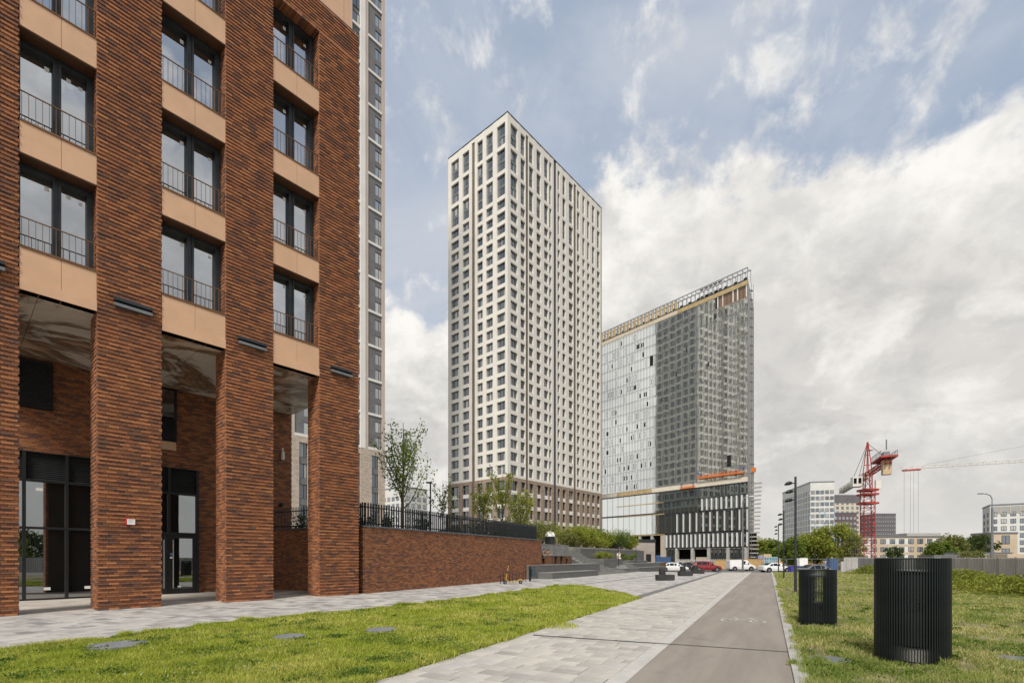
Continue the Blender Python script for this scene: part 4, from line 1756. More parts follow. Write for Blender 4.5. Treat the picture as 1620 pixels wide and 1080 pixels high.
podium(21.2, 24.6, 0, 30, 16, -1, -1, .2)
podium(17.0, 21.1, 0, 30, 19, 0, 15, .17)
podium(10.3, 16.8, 0, 30, 13, 0, 24, .11)
podium(5.4, 10.0, 0, 27, 18, 0, 27, .17)
podium(17.6, 24.6, 30, LG, 12, -1, -1, .2, gm=WALLG)
podium(10.3, 17.4, 30, LG, 12, -1, -1, .2, gm=WALLG)
mb = MB()
mb.box(-.2, .1, 28, 48, 16.9, 17.2).box(-.2, .1, 28, 48, 20.8, 21.1).box(-.2, .1, 28, 48, 9.9, 10.2)
mb.build('ochre_strip', OCHRE, gb)
# ground floor: columns, dark openings, bare concrete
mb = MB()
mb.box(5.5, 6, 0, LG, 0, 10, 0)
for y in (.5, 6, 12.2, 17.8, 23.5, 28.0, 33, 38, 43, 50):
    mb.box(-.1, .9, y - .45, y + .45, 0, 9.9 if y > 27 else 5.35, 1)
mb.box(-.05, 5, 27.5, 29.5, 0, 9.8, 2)
mb.box(.3, 6, 6, LG, 9.85, 9.98, 1)
mb.box(.3, 6, .3, 27, 5.0, 5.3, 1)
for (a, b, z0, z1, mi) in ((7, 11.5, 0, 1.4, 3), (13, 17, .0, 2.4, 2), (19, 22.6, 0, 1.2, 3), (30, 32, 0, 3, 4), (34.5, 36.5, 0, 6, 4)):
    mb.box(.9, 1.6, a, b, z0, z1, mi)
mb.build('ground_floor', [DARKIN, CONC, pmat('beige_panel', (.42, .35, .27), .8), pmat('pallet_wood', (.42, .26, .10), .8), pmat('blue_sheet', (.07, .14, .30), .6)], gb)
for (a, b) in ((.9, 5.5), (6.5, 11.7), (23.9, 27.5)):
    n = 3
    for i in range(n):
        w = (b - a) / n
        MB().box(.3, .34, a + i * w + .05, a + (i + 1) * w - .05, .3, 4.9).build('pane', PODG, gb)
MB().prism([(.05, -.05), (.05 - .3 * EW[1], -.05 - .0), (.05 + 20 * EW[0], 20 * EW[1] - .3), (.05 + 20 * EW[0], 20 * EW[1])], 5, Z1 + 1.8).build('end_wall', pmat('end_wall_panel', (.36, .35, .33), .7, 0, .2, .3), gb)
mb = MB()
for z in range(2, 62):
    if z % 2 == 0:
        mb.box(.4, 1.6, -.9 - (.5 if z < 24 else 0), -.36, z * 1.35, z * 1.35 + .12)
for (x, y) in ((.4, -.95), (1.6, -.95)):
    mb.box(x - .05, x + .05, y, y + .1, 0, 83)
for z in range(20):
    mb.box(.5, 1.2, -2.6 - .05 * z % 1, -.4, 1 + z * 1.2, 1.35 + z * 1.2, 1)
mb.build('hoist_mast', [GREYM, CONC], gb)
# orange suspended work platforms hang in front of the glass: things of their own
ORANGE = pmat('platform_orange', (.62, .17, .03), .5)
BLUEW = pmat('work_blue', (.05, .13, .32), .6)


def gondola(label, y0, y1, z):
    g = thing('work_platform', label, 'work platform', (*FG.w(-.9, y0), GZ + z), FG.rz, 'work platforms hanging on the glass tower')
    L = y1 - y0
    mb = MB()
    mb.box(-.35, .35, 0, L, 0, .1)
    for x in (-.35, .33):
        n = max(2, int(L / .8))
        for i in range(n + 1):
            mb.box(x, x + .04, i * L / n - .02, i * L / n + .02, .1, 1.15)
        mb.box(x, x + .04, 0, L, 1.15, 1.2)
        mb.box(x, x + .04, 0, L, .55, .6)
        mb.box(x, x + .02, .1, L - .1, .12, .35)
    mb.build('basket', ORANGE, g)
    mb = MB()
    for y in (.4, L - .4):
        mb.box(-.2, .2, y - .2, y + .2, 1.2, 1.9)
    mb.build('winch', BLUEW, g)
    mb = MB()
    for y in (.4, L - .4):
        mb.tube([(0, y, 1.9), (0, y, 87.5 - z)], .02, 4)
    mb.build('cable', GREYM, g)
    return g


gondola('long orange suspended work platform high on the right of the glass facade', 1.2, 15.5, 27.2)
gondola('short orange and blue work platform hanging at the cladding strip of the glass tower', 16.5, 21.5, 24.6)
mb = MB().box(.3, 1.2, -1.9, -.8, 27.4, 28.6)
mb.build('hoist_cage', ORANGE, gb)
# ------------------------------------------------------------------ terraces, steps and planters
TS = FA
terr = thing('terrace_block', 'stepped dark grey concrete seating terrace with planters and stairs beside the plaza', 'terrace', (FA.o[0], FA.o[1], 0), FA.rz)
CT = mini_brick('terrace_cladding', (.115, .113, .108), (.145, .142, .136), 6.0)
CTL = pmat('terrace_light_concrete', (.21, .205, .195), .85, 0, .2, 1.2, .2, 30)
STEPM = pmat('step_stone', (.205, .20, .19), .85, 0, .15, 2, .15, 40)


def tb(x0, x1, y0, y1, z0, z1, name='terrace_wall', mat=CT, cap=True):
    MB().box(x0, x1, y0, y1, z0, z1 - (.05 if cap else 0)).build(name, mat, terr)
    if cap:
        MB().box(x0 - .015, x1 + .015, y0 - .015, y1, z1 - .048, z1).build('coping', STEPM, terr)


tb(-.2, 8.2, 0, 2.2, -.1, .45)
tb(-1.6, 11.4, 1.15, 6.0, -.1, .98)
tb(-1.6, 11.6, 4.4, 6.0, .985, 2.72, mat=CTL)
for k in range(3):
    tb(8.25 + .9 * k, 17.5 - .3 * k, .55 + .42 * k, 6, -.1 + .001 * k, .15 * (k + 1), 'step', STEPM, False)
for k in range(3):
    tb(11.45, 15.6 - .25 * k, 1.9 + .42 * k, 6, -.1, .45 + .177 * (k + 1), 'step', STEPM, False)
for k in range(9):
    tb(11.62, 14.95, 3.0 + .36 * k, 8, -.1, .98 + .18 * (k + 1), 'step', STEPM, False)
tb(15.0, 36, 4.7, 5.6, -.1, 2.48)
tb(15.8, 21.3, 2.5, 4.69, -.1, 1.40)
tb(23.8, 31, 2.7, 4.69, -.1, 1.18)
tb(17.6, 33, .9, 2.45, -.1, .42)
tb(22.0, 33, 1.6, 2.69, -.1, .90)
for k in range(2):
    tb(19.2 + .35 * k, 21.95, 1.2 + .4 * k, 2.6, -.1, .42 + .16 * (k + 1), 'step', STEPM, False)

# timber-faced benches and table on the lower terrace
CORT = pmat('rust_timber', (.105, .045, .020), .6, 0, .3, 3, .1, 20, streak=(6, 6, .6))
tx, ty = 3.75, 2.5
t = thing('high_table', 'dark-topped table on three rust-brown panel legs on the terrace', 'table', (*FA.w(tx, ty), .98), FA.rz)
MB().box(0, 2.9, -.35, .35, .68, .74).build('table_top', CTL, t)
for x in (.05, 1.05, 2.1):
    MB().box(x, x + .62, -.3, .3, 0, .678).build('leg', CORT, t)
t = thing('stool_block', 'single rust-brown block seat at the right end of the table', 'stool', (*FA.w(tx + 3.15, ty), .98), FA.rz)
MB().box(0, .72, -.3, .3, 0, .68).build('body', CORT, t)
MB().box(-.01, .73, -.31, .31, .682, .73).build('seat', CTL, t)
t = thing('stool_block', 'rust-brown block at the far end of the planters near the parked cars', 'stool', (*FA.w(33.8, 1.6), 0), FA.rz)
MB().box(0, .7, -.3, .3, 0, .9).build('body', CORT, t)
MB().box(-.01, .71, -.31, .31, .902, .95).build('seat', CTL, t)

# ------------------------------------------------------------------ people
SKIN = pmat('skin', (.42, .25, .17), .6)
HAIRM = pmat('dark_hair', (.025, .017, .013), .6)


def skin_mesh(name, verts, edges, radii, mat, root=0, sub=1):
    me = bpy.data.meshes.new(name)
    me.from_pydata(verts, edges, [])
    me.materials.append(mat)
    o = bpy.data.objects.new(name, me)
    COL.objects.link(o)
    sk = o.modifiers.new('skin', 'SKIN')
    sk.use_smooth_shade = True
    lay = me.skin_vertices[0].data if me.skin_vertices else None
    if lay is None:
        me.attributes
    for i, r in enumerate(radii):
        lay[i].radius = r if isinstance(r, tuple) else (r, r)
        lay[i].use_root = (i == root)
    ss = o.modifiers.new('subdivision', 'SUBSURF')
    ss.levels = ss.render_levels = sub
    return o


def make_mesh_from(o):
    """freeze the modifiers so that the figure is plain geometry"""
    dg = bpy.context.evaluated_depsgraph_get()
    me = bpy.data.meshes.new_from_object(o.evaluated_get(dg))
    old = o.data
    o.modifiers.clear()
    o.data = me
    bpy.data.meshes.remove(old)
    return o


def person(label, loc, rz, J, shirt, trousers, group=None, hair=HAIRM, long_hair=False):
    """J: joint positions; x right, y forward, z up from the ground"""
    root = thing('person', label, 'person', loc, rz, group)
    J = {k: Vector(v) for k, v in J.items()}
    V, E, R, idx = [], [], [], {}

    def add(k, p, r, par=None):
        idx[k] = len(V)
        V.append(tuple(p))
        R.append(r)
        if par is not None:
            E.append((idx[par], idx[k]))
    add('pelvis', J['pelvis'], (.15, .11))
    add('waist', J['pelvis'].lerp(J['chest'], .5), (.125, .095), 'pelvis')
    add('chest', J['chest'], (.155, .11), 'waist')
    add('neck', J['neck'], .055, 'chest')
    add('jaw', J['neck'].lerp(J['head'], .45), .075, 'neck')
    add('head', J['head'], (.082, .10), 'jaw')
    add('crown', J['head'] + (J['head'] - J['neck']).normalized() * .09, .06, 'head')
    for s in 'lr':
        add('sh' + s, J['sh' + s], .062, 'chest')
        add('el' + s, J['el' + s], .044, 'sh' + s)
        add('wr' + s, J['wr' + s], .030, 'el' + s)
        d = (J['wr' + s] - J['el' + s]).normalized()
        add('palm' + s, J['wr' + s] + d * .07, .034, 'wr' + s)
        side = d.cross(Vector((0, 0, 1)))
        side = side.normalized() if side.length > .1 else Vector((1, 0, 0))
        for q in range(4):
            off = side * (q - 1.5) * .02
            add('f%d%s' % (q, s), J['wr' + s] + d * (.15 - .012 * abs(q - 1.3)) + off, .009, 'palm' + s)
        add('t' + s, J['wr' + s] + d * .08 + side * .06, .010, 'palm' + s)
        add('hip' + s, J['hip' + s], .088, 'pelvis')
        add('kn' + s, J['kn' + s], .058, 'hip' + s)
        add('an' + s, J['an' + s], .040, 'kn' + s)
        add('toe' + s, J['toe' + s], .035, 'an' + s)
    o = make_mesh_from(skin_mesh('body', V, E, R, SKIN))
    o.parent = root
    # shirt: torso and upper arms; trousers: hips and legs
    v = [J['pelvis'] + Vector((0, 0, .02)), J['pelvis'].lerp(J['chest'], .5), J['chest'], J['chest'].lerp(J['neck'], .6)]
    r = [(.165, .125), (.14, .11), (.172, .126), (.09, .08)]
    e = [(0, 1), (1, 2), (2, 3)]
    for s in 'lr':
        i = len(v)
        v += [J['sh' + s], J['sh' + s].lerp(J['el' + s], .9)]
        r += [.076, .058]
        e += [(2, i), (i, i + 1)]
    o = make_mesh_from(skin_mesh('shirt', [tuple(p) for p in v], e, r, shirt))
    o.parent = root
    v, r, e = [J['pelvis'] + Vector((0, 0, .03))], [(.162, .125)], []
    for s in 'lr':
        i = len(v)
        v += [J['hip' + s], J['kn' + s], J['kn' + s].lerp(J['an' + s], .9)]
        r += [.102, .072, .058]
        e += [(0, i), (i, i + 1), (i + 1, i + 2)]
    o = make_mesh_from(skin_mesh('trousers', [tuple(p) for p in v], e, r, trousers))
    o.parent = root
    up = (J['head'] - J['neck']).normalized()
    mb = MB()
    h = J['head'] + up * .045 - Vector((0, .018, 0))
    rings = []
    for k in range(6):
        a = k / 5 * math.pi * .62
        rings.append([(h.x + math.sin(a) * .098 * math.cos(q), h.y + math.sin(a) * .112 * math.sin(q) - .01 * k, h.z + math.cos(a) * .10) for q in [2 * math.pi * j / 10 for j in range(10)]])
    rings[0] = [(h.x + .01 * math.cos(2 * math.pi * j / 10), h.y + .01 * math.sin(2 * math.pi * j / 10), h.z + .1) for j in range(10)]
    mb.loft(rings)
    if long_hair:
        mb.tube([h - Vector((0, .07, 0)), h - Vector((0, .10, .12)), h - Vector((0, .10, .26))], [.07, .06, .03], 8)
    mb.build('hair', hair, root, smooth=True)
    # a face: eyes, nose, mouth, ears
    mb = MB()
    c = J['head']
    for sx in (-.032, .032):
        mb.box(c.x + sx - .012, c.x + sx + .012, c.y + .085, c.y + .098, c.z + .0, c.z + .014)
    mb.box(c.x - .022, c.x + .022, c.y + .082, c.y + .096, c.z - .066, c.z - .058)
    mb.build('facial_features', HAIRM, root)
    mb = MB()
    mb.box(c.x - .012, c.x + .012, c.y + .09, c.y + .115, c.z - .04, c.z)
    for sx in (-.088, .088):
        mb.box(c.x + sx - .012, c.x + sx + .012, c.y - .02, c.y + .02, c.z - .03, c.z + .03)
    mb.build('nose_and_ears', SKIN, root)
    mb = MB()
    for s in 'lr':
        a, tt = J['an' + s], J['toe' + s]
        d = (tt - a)
        d.z = 0
        d.normalize()
        n = Vector((-d.y, d.x, 0))
        p = Vector((a.x, a.y, tt.z - .04))
        mb.loft([[tuple(p - d * .09 + n * .04 * q + Vector((0, 0, hh))) for q, hh in ((-1, 0), (1, 0), (.9, .10), (-.9, .10))],
                 [tuple(p + d * .05 + n * .045 * q + Vector((0, 0, hh))) for q, hh in ((-1, 0), (1, 0), (.9, .09), (-.9, .09))],
                 [tuple(p + d * .19 + n * .035 * q + Vector((0, 0, hh))) for q, hh in ((-1, 0), (1, 0), (.8, .045), (-.8, .045))]])
    mb.build('shoes', BLACKM, root)
    return root


STAND = dict(pelvis=(0, 0, .93), chest=(0, .0, 1.30), neck=(0, .01, 1.48), head=(0, .04, 1.60), shl=(-.19, 0, 1.40), shr=(.19, 0, 1.40), ell=(-.25, -.04, 1.13), elr=(.25, -.02, 1.13),
             wrl=(-.24, .06, .90), wrr=(.24, .10, .90), hipl=(-.09, 0, .88), hipr=(.09, 0, .88), knl=(-.10, .10, .49), knr=(.10, -.02, .49), anl=(-.10, .16, .08), anr=(.10, -.20, .10), toel=(-.10, .30, .04), toer=(.10, -.08, .04))
SIT = dict(pelvis=(0, 0, .50), chest=(0, .10, .86), neck=(0, .17, 1.03), head=(0, .24, 1.14), shl=(-.19, .12, .96), shr=(.19, .12, .96), ell=(-.25, .26, .76), elr=(.25, .26, .76),
           wrl=(-.08, .44, .80), wrr=(.10, .44, .80), hipl=(-.09, .02, .48), hipr=(.09, .02, .48), knl=(-.12, .44, .48), knr=(.12, .44, .48), anl=(-.12, .46, .08), anr=(.12, .42, .08), toel=(-.12, .60, .04), toer=(.12, .56, .04))
BROWNC = pmat('brown_cloth', (.055, .028, .018), .9)
TANC = pmat('tan_cloth', (.20, .10, .06), .9)
WHITEC = pmat('white_cloth', (.72, .70, .66), .9)
DARKC = pmat('dark_cloth', (.02, .022, .028), .9)
def face_rz(dx, dy):
    return math.atan2(-dx, dy)          # local +y turned to (dx, dy)
MB().box(tx + .2, tx + 2.4, 3.35, 3.75, .98, 1.42).build('bench_seat', CORT, terr)
px_, py_ = FA.w(tx + .75, 3.45)
person('person in a dark brown top hunched at the terrace table, left of the pair', (px_, py_, .98), FA.rz + math.pi, SIT, BROWNC, DARKC, 'two people at the terrace table')
px_, py_ = FA.w(tx + 1.55, 3.45)
person('person in a rust-brown top leaning on the terrace table, right of the pair', (px_, py_, .98), FA.rz + math.pi + .35, SIT, TANC, WHITEC, 'two people at the terrace table')
X, Y = px_dir(979) * 54.2, 54.2
person('person dressed in white walking among the terrace planters', (X, Y, .56), face_rz(.5, -.85), STAND, WHITEC, WHITEC, long_hair=True)
X, Y = px_dir(1094.5) * 66, 66
person('person in dark clothes walking beside the red car', (X, Y, GZ), face_rz(-.9, .3), STAND, DARKC, DARKC)

# ------------------------------------------------------------------ trees and shrubs
LEAF_A = leaf_mat('leaf_mid_green', (.06, .092, .020), (.155, .195, .042), gain=1.25)
LEAF_B = leaf_mat('leaf_yellow_green', (.115, .145, .022), (.27, .28, .060), gain=1.25)
LEAF_C = leaf_mat('leaf_olive', (.085, .10, .034), (.21, .21, .075), gain=1.25)
LEAF_D = leaf_mat('leaf_dark', (.032, .052, .020), (.085, .11, .038), gain=1.2)
LEAF_B2 = leaf_mat('leaf_sapling', (.09, .13, .034), (.20, .25, .07), .45, gain=1.3)
BARK = pmat('bark', (.095, .078, .062), .9, 0, .3, 6, .4, 30)


def crown_points(rg, blobs, n, shell=.55):
    w = np.array([b[3] * b[4] * b[5] for b in blobs]) ** .8
    w /= w.sum()
    out = []
    for b, k in zip(blobs, rg.multinomial(n, w)):
        d = rg.normal(size=(k, 3))
        d /= np.linalg.norm(d, axis=1)[:, None]
        rad = (shell + (1 - shell) * rg.random(k)) ** 1.0
        rad *= 1 + .22 * np.sin(d[:, 0] * 5 + b[0]) * np.cos(d[:, 2] * 6 + b[1])
        out.append(np.array(b[:3]) + d * rad[:, None] * np.array(b[3:6]))
    return np.concatenate(out)


def leafy(name, pts, size, mat, parent, rg, kind=None):
    nrm = rg.normal(size=pts.shape) + np.array((0, 0, 1.2))
    V, F = quads_leaves(pts, nrm, size, rg)
    return link(name, np_mesh(name, V, 4, mat, 4, F), parent, kind=kind)


def make_tree(label, loc, h, spread, n, leaf, mat, seed, trunk_h=.25, group=None, nblob=14, name='tree', flat=1.0, rt=None):
    rg = np.random.default_rng(seed)
    t = thing(name, label, 'tree' if name == 'tree' else 'shrub', loc, rg.uniform(0, 6), group)
    mb = MB()
    rt = rt or h * .018
    zt = h * trunk_h
    mb.tube([(0, 0, -.1), (.02 * h * rg.normal() * .3, 0, zt * .5), (0, 0, zt), (.02, .02, h * .6), (.03, .03, h * .82)], [rt * 1.3, rt, rt * .9, rt * .5, rt * .2], 7)
    blobs = []
    for k in range(nblob):
        a = k * 2.4 + rg.uniform(-.4, .4)
        f = (k + .5) / nblob
        zz = zt + (h - zt) * (.12 + .78 * f)
        env = math.sin(math.pi * (.18 + .72 * f)) ** .8
        rr = spread * env * rg.uniform(.35, .78)
        p = (rr * math.cos(a), rr * math.sin(a), zz)
        s = spread * rg.uniform(.26, .46)
        blobs.append((p[0], p[1], p[2], s, s, s * .8 * flat))
        mb.tube([(0, 0, zt * .8 + (zz - zt) * .25), (p[0] * .5, p[1] * .5, zt + (zz - zt) * .6), p], [rt * .5, rt * .3, rt * .12], 5)
    mb.build('trunk', BARK, t, smooth=True)
    leafy('crown', crown_points(rg, blobs, n, .25), leaf, mat, t, rg)
    return t


def sapling(label, loc, h, seed, nlimb=11, n_leaf=1500, leaf=.13, mat=LEAF_A, z_fork=.28, spread=.26):
    rg = np.random.default_rng(seed)
    t = thing('young_tree', label, 'tree', loc, 0, 'young trees on the raised ground')
    mb = MB()
    rt = h * .012
    mb.tube([(0, 0, -.2), (0, 0, h * z_fork), (.05, 0, h * .6), (.02, .03, h * .93)], [rt * 1.2, rt, rt * .55, rt * .15], 7)
    pts = []
    for k in range(nlimb):
        a = k * 2.4 + rg.uniform(-.5, .5)
        f = k / nlimb
        z0 = h * (z_fork - .03 + .42 * f)
        up = h * rg.uniform(.34, .50) * (1 - .35 * f)
        out = h * spread * rg.uniform(.55, 1.15) * (1 - .35 * f)
        P = []
        for q in range(6):
            u = q / 5
            P.append((math.cos(a) * out * u ** .8 + rg.normal() * .02 * h * u * .4, math.sin(a) * out * u ** .8, z0 + up * u ** 1.25))
        mb.tube(P, [rt * .5 * (1 - .8 * q / 5) for q in range(6)], 5)
        for q in range(int(n_leaf / nlimb)):
            u = rg.uniform(.25, 1.04)
            i = min(int(u * 5), 4)
            w = u * 5 - i
            p = np.array(P[i]) * (1 - w) + np.array(P[i + 1]) * w
            # twigs with clustered leaves
            cl = rg.integers(0, 9)
            rr = np.random.default_rng(seed * 1000 + k * 50 + int(u * 9) * 7 + cl)
            p = p + rr.normal(0, .030 * h, 3) * np.array((1, 1, .8)) + rg.normal(0, .010 * h, 3)
            pts.append(p)
    mb.build('trunk', BARK, t, smooth=True)
    leafy('crown', np.array(pts), leaf, mat, t, rg)
    return t


def shrub(label, loc, r, h, n, leaf, mat, seed, group, name='shrub', cat='shrub'):
    rg = np.random.default_rng(seed)
    t = thing(name, label, cat, loc, rg.uniform(0, 6), group)
    blobs = []
    mb = MB()
    for k in range(8):
        a = k * 2.4
        rr = r * rg.uniform(.15, .65)
        zz = h * rg.uniform(.25, .72)
        blobs.append((rr * math.cos(a), rr * math.sin(a), zz, r * .5, r * .5, h * .30))
        mb.tube([(0, 0, -.05), (rr * .5 * math.cos(a), rr * .5 * math.sin(a), zz * .6), (rr * math.cos(a), rr * math.sin(a), zz)], [.03 * h, .02 * h, .008 * h], 5)
    mb.build('stems', BARK, t)
    leafy('foliage', crown_points(rg, blobs, n, .2), leaf, mat, t, rg)
    return t


# the slender young tree above the wall and the others behind the fence
def terr_pt(px, D):
    return (px_dir(px) * D, D, 2.6)
sapling('tall slender young tree with sparse leaves just behind the fence', terr_pt(637, 25.0), 6.2, 3, nlimb=15, n_leaf=3000, leaf=.13, mat=LEAF_B2, z_fork=.25, spread=.25)
sapling('small sparse young tree between the lamp post and the cream tower', terr_pt(700, 31), 4.1, 5, nlimb=9, n_leaf=600, leaf=.15, spread=.30)
sapling('bushy light green young tree left of centre in front of the cream tower', terr_pt(764, 36), 4.6, 8, nlimb=12, n_leaf=1300, leaf=.17, mat=LEAF_B, spread=.24)
sapling('tallest of the light green young trees in front of the cream tower', terr_pt(795, 38), 6.0, 9, nlimb=13, n_leaf=1500, leaf=.17, mat=LEAF_B, spread=.22)
sapling('light green young tree at the right end of the fence', terr_pt(823, 41), 4.9, 12, nlimb=12, n_leaf=1500, leaf=.18, mat=LEAF_B, spread=.28)
G = 'shrubs behind the metal fence'
for i, (px, D, r, h, lb) in enumerate([(578, 22.5, .55, 1.0, 'dark shrub behind the fence beside the brick pillar'), (612, 24, .55, 1.2, 'dark leafy shrub behind the fence left of the tall young tree'),
                                       (668, 26.5, .55, 1.25, 'dark leafy shrub behind the fence right of the tall young tree'), (716, 29, .7, 1.0, 'low dark shrub behind the fence beyond the lamp post'),
                                       (755, 32, .7, 1.2, 'dark shrub low behind the right half of the fence'), (478, 26, .6, 1.4, 'shrub seen through the arcade gap behind the fence')]):
    shrub(lb, terr_pt(px, D), r, h, 420, .12, LEAF_D, 30 + i, G)
# planting along the top of the terraces
HB = [(15.2, 6.0, 1.1, 1.7, LEAF_C, 'greyish olive shrub at the left end of the terrace planting'), (7.0, 6.6, 1.7, 2.7, LEAF_C, 'dull olive shrub behind the end of the brick wall'),
      (10.2, 7.2, 1.6, 2.3, LEAF_C, 'brownish shrub behind the terrace back wall'),
      (18.0, 6.4, 1.5, 2.1, LEAF_B, 'bright yellow-green bush over the terrace stairs'), (20.8, 6.6, 1.5, 2.3, LEAF_B, 'tall yellow-green bush in the middle of the terrace planting'),
      (23.8, 6.5, 1.4, 2.0, LEAF_B, 'rounded yellow-green bush on the planter wall'), (26.6, 6.6, 1.5, 2.0, LEAF_B, 'light green bush on the planter wall beside the dark one'),
      (29.4, 6.4, 1.3, 1.6, LEAF_D, 'dark green bush low on the planter wall'), (32.0, 6.5, 1.6, 2.4, LEAF_A, 'tall mid green bush near the right end of the planter'),
      (34.8, 6.2, 1.2, 2.0, LEAF_B, 'bright bush at the right end of the planter wall')]
for i, (s, n, r, h, mt, lb) in enumerate(HB):
    shrub(lb, (*FA.w(s, n), 2.55), r * 1.15, h * 1.22, 2400, .17, mt, 50 + i, 'bushes along the top of the terrace planters')
HB2 = [(13.5, 8.6, 2.0, 3.0, LEAF_C, 'olive bush in the back row above the terrace stairs'), (19.2, 8.8, 2.1, 3.4, LEAF_B, 'tall bright bush in the back row of the terrace planting'),
       (22.6, 9.0, 2.0, 3.0, LEAF_A, 'mid green bush in the back row of the terrace planting'), (26.0, 9.0, 2.1, 3.2, LEAF_B, 'bright spreading bush in the back row near the middle'),
       (30.4, 9.0, 2.0, 3.0, LEAF_A, 'mid green bush in the back row near the right end'), (33.6, 8.6, 1.9, 3.1, LEAF_B, 'bright bush in the back row at the right end'),
       (4.2, 7.6, 1.8, 2.6, LEAF_C, 'olive bush behind the end of the metal fence')]
for i, (s, n, r, h, mt, lb) in enumerate(HB2):
    shrub(lb, (*FA.w(s, n), 2.6), r, h, 2200, .19, mt, 150 + i, 'bushes along the top of the terrace planters')
for i, (s, n, r, h, lb) in enumerate([(17.2, 3.6, .8, .9, 'low grassy clump at the left of the lower planter'), (18.6, 3.6, .8, .95, 'low bright clump in the middle of the lower planter'),
                                      (20.2, 3.6, .8, .85, 'low grassy clump at the right of the lower planter'), (25.0, 3.8, .8, 1.1, 'loose green clump behind the person in white'),
                                      (28.2, 3.8, .9, 1.0, 'loose green clump in the far right planter')]):
    shrub(lb, (*FA.w(s, n), 1.36 if i < 3 else 1.15), r, h, 900, .12, LEAF_B if i < 3 else LEAF_A, 70 + i, 'low planting in the terrace planters')
mb = MB().tube([(0, 0, 0), (0, 0, 2.6)], .03, 6)
for i, (s, n, lb) in enumerate([(19.4, 2.3, 'thin dark post rising in front of the left planter'), (25.6, 2.4, 'thin dark post rising in front of the right planter')]):
    t = thing('post', lb, 'post', (*FA.w(s, n), .42), 0, 'thin posts by the planters')
    link('shaft', mb.mesh('shaft', BLACKM), t)
    MB().lathe([(.08, 0), (.08, .02), (.031, .03)], 10).build('base', BLACKM, t)
# white and dark rubbish chute beside the stairs
t = thing('utility_box', 'dark utility box with a white domed top behind the terrace back wall', 'utility box', (*FA.w(11.9, 6.6), 2.6), FA.rz)
MB().box(-.4, .4, -.3, .3, 0, 1.0).build('cabinet', DARKM, t)
MB().lathe([(.5, 1.0), (.52, 1.15), (.4, 1.4), (.15, 1.52), (.001, 1.54)], 14).build('dome', WHITEP, t, smooth=True)

# rough weeds in front of the right-hand fence
WEED = leaf_mat('weed_leaf', (.11, .14, .026), (.33, .34, .075))
labs = ['rank weeds at the far end of the green strip by the fence', 'tall weeds left of centre by the grey fence', 'weeds with pale flowers by the grey fence', 'bushy weeds at the right edge before the fence', 'dense weeds furthest right before the fence']
k = 0
for (px, D, r, h, lb) in [(1512, 27.5, 1.3, .78, labs[0]), (1540, 25, 1.5, .85, labs[1]), (1572, 23, 1.5, .74, labs[2]), (1602, 21, 1.5, .72, labs[3]), (1640, 19.5, 1.5, .78, labs[4]),
                          (1374, 46, 1.2, .8, 'small weedy bush on the grass left of the large slatted bin')]:
    rg = np.random.default_rng(90 + k)
    X = px_dir(px) * D
    t = thing('weeds', lb, 'weeds', (X, D, 0), 0, 'weeds growing before the grey fence')
    pts = rg.normal(0, 1, (3200, 3)) * np.array((r * .62, r * .5, 0))
    v = value_noise(pts[:, 0] + X, pts[:, 1] + D, .5, 8)
    pts[:, 2] = rg.random(3200) ** .7 * h * (.45 + .75 * v) * np.clip(1.15 - (np.hypot(pts[:, 0], pts[:, 1]) / (r * 1.6)) ** 2, .1, 1)
    leafy('foliage', pts, .12, WEED, t, rg)
    k += 1

# ------------------------------------------------------------------ lamps
def lamp(label, x, y):
    t = thing('lamp_post', label, 'lamp post', (x, y, 0), 0, 'lamp posts along the bike lane')
    mb = MB().tube([(0, 0, -.1), (0, 0, 1.4)], .058, 10).tube([(0, 0, 1.4), (0, 0, 5.0)], .045, 10)
    mb.build('pole', DARKM, t)
    for k, z in enumerate((4.72, 4.36, 3.99)):
        a = math.pi + (-.06, .14, -.02)[k]
        c, s = math.cos(a), math.sin(a)
        mb = MB()
        mb.tube([(0, 0, z), (.14 * c, .14 * s, z)], .022, 6)
        rings = []
        for u, r, dz in ((.12, .02, 0), (.18, .085, .005), (.27, .115, .0), (.36, .10, -.02), (.43, .06, -.05), (.47, .012, -.07)):
            ring = []
            for q in range(10):
                b = 2 * math.pi * q / 10
                ring.append((u * c - math.cos(b) * r * s, u * s + math.cos(b) * r * c, z + dz + math.sin(b) * r * .75))
            rings.append(ring)
        mb.loft(rings)
        h = mb.build('lamp_head', BLACKM, t, smooth=True)
    return t


first = lamp('nearest of the three dark lamp posts with leaf-shaped heads beside the bike lane', *gnd(1258.5, 937))
dup(first, (*gnd(1240, 914), 0), .1, 'middle lamp post with leaf-shaped heads along the bike lane')
dup(first, (*gnd(1231.5, 905), 0), .2, 'farthest lamp post with leaf-shaped heads along the bike lane')
D = 33
t = thing('lamp_post', 'slim dark lamp post behind the fence beside the young tree', 'lamp post', (px_dir(681) * D, D, 2.6), 0)
zt = EYE + (HY - 764) * D / FOC - 2.6
MB().tube([(0, 0, 0), (0, 0, zt)], .05, 8).build('pole', DARKM, t)
MB().box(-.28, .10, -.12, .12, zt, zt + .09).build('lamp_head', BLACKM, t)
D = 58
t = thing('street_lamp', 'tall grey street lamp with a curved arm behind the grey fence', 'street lamp', (px_dir(1569.5) * D, D, GZ), 0)
zt = EYE + (HY - 782) * D / FOC - GZ
MB().tube([(0, 0, 0), (0, 0, 3.2)], .17, 8).tube([(0, 0, 3.2), (0, 0, zt - 1.6)], .13, 8, 0).build('pole', GREYM, t)
MB().tube([(0, 0, zt - 1.6), (0, 0, zt - .5), (-.2, 0, zt - .1), (-.7, 0, zt + .08), (-1.2, 0, zt + .12)], .05, 6).build('arm', GREYM, t)
MB().box(-1.3 - .35, -1.1, -.1, .1, zt + .06, zt + .14).build('lamp_head', DARKM, t)
D = 72
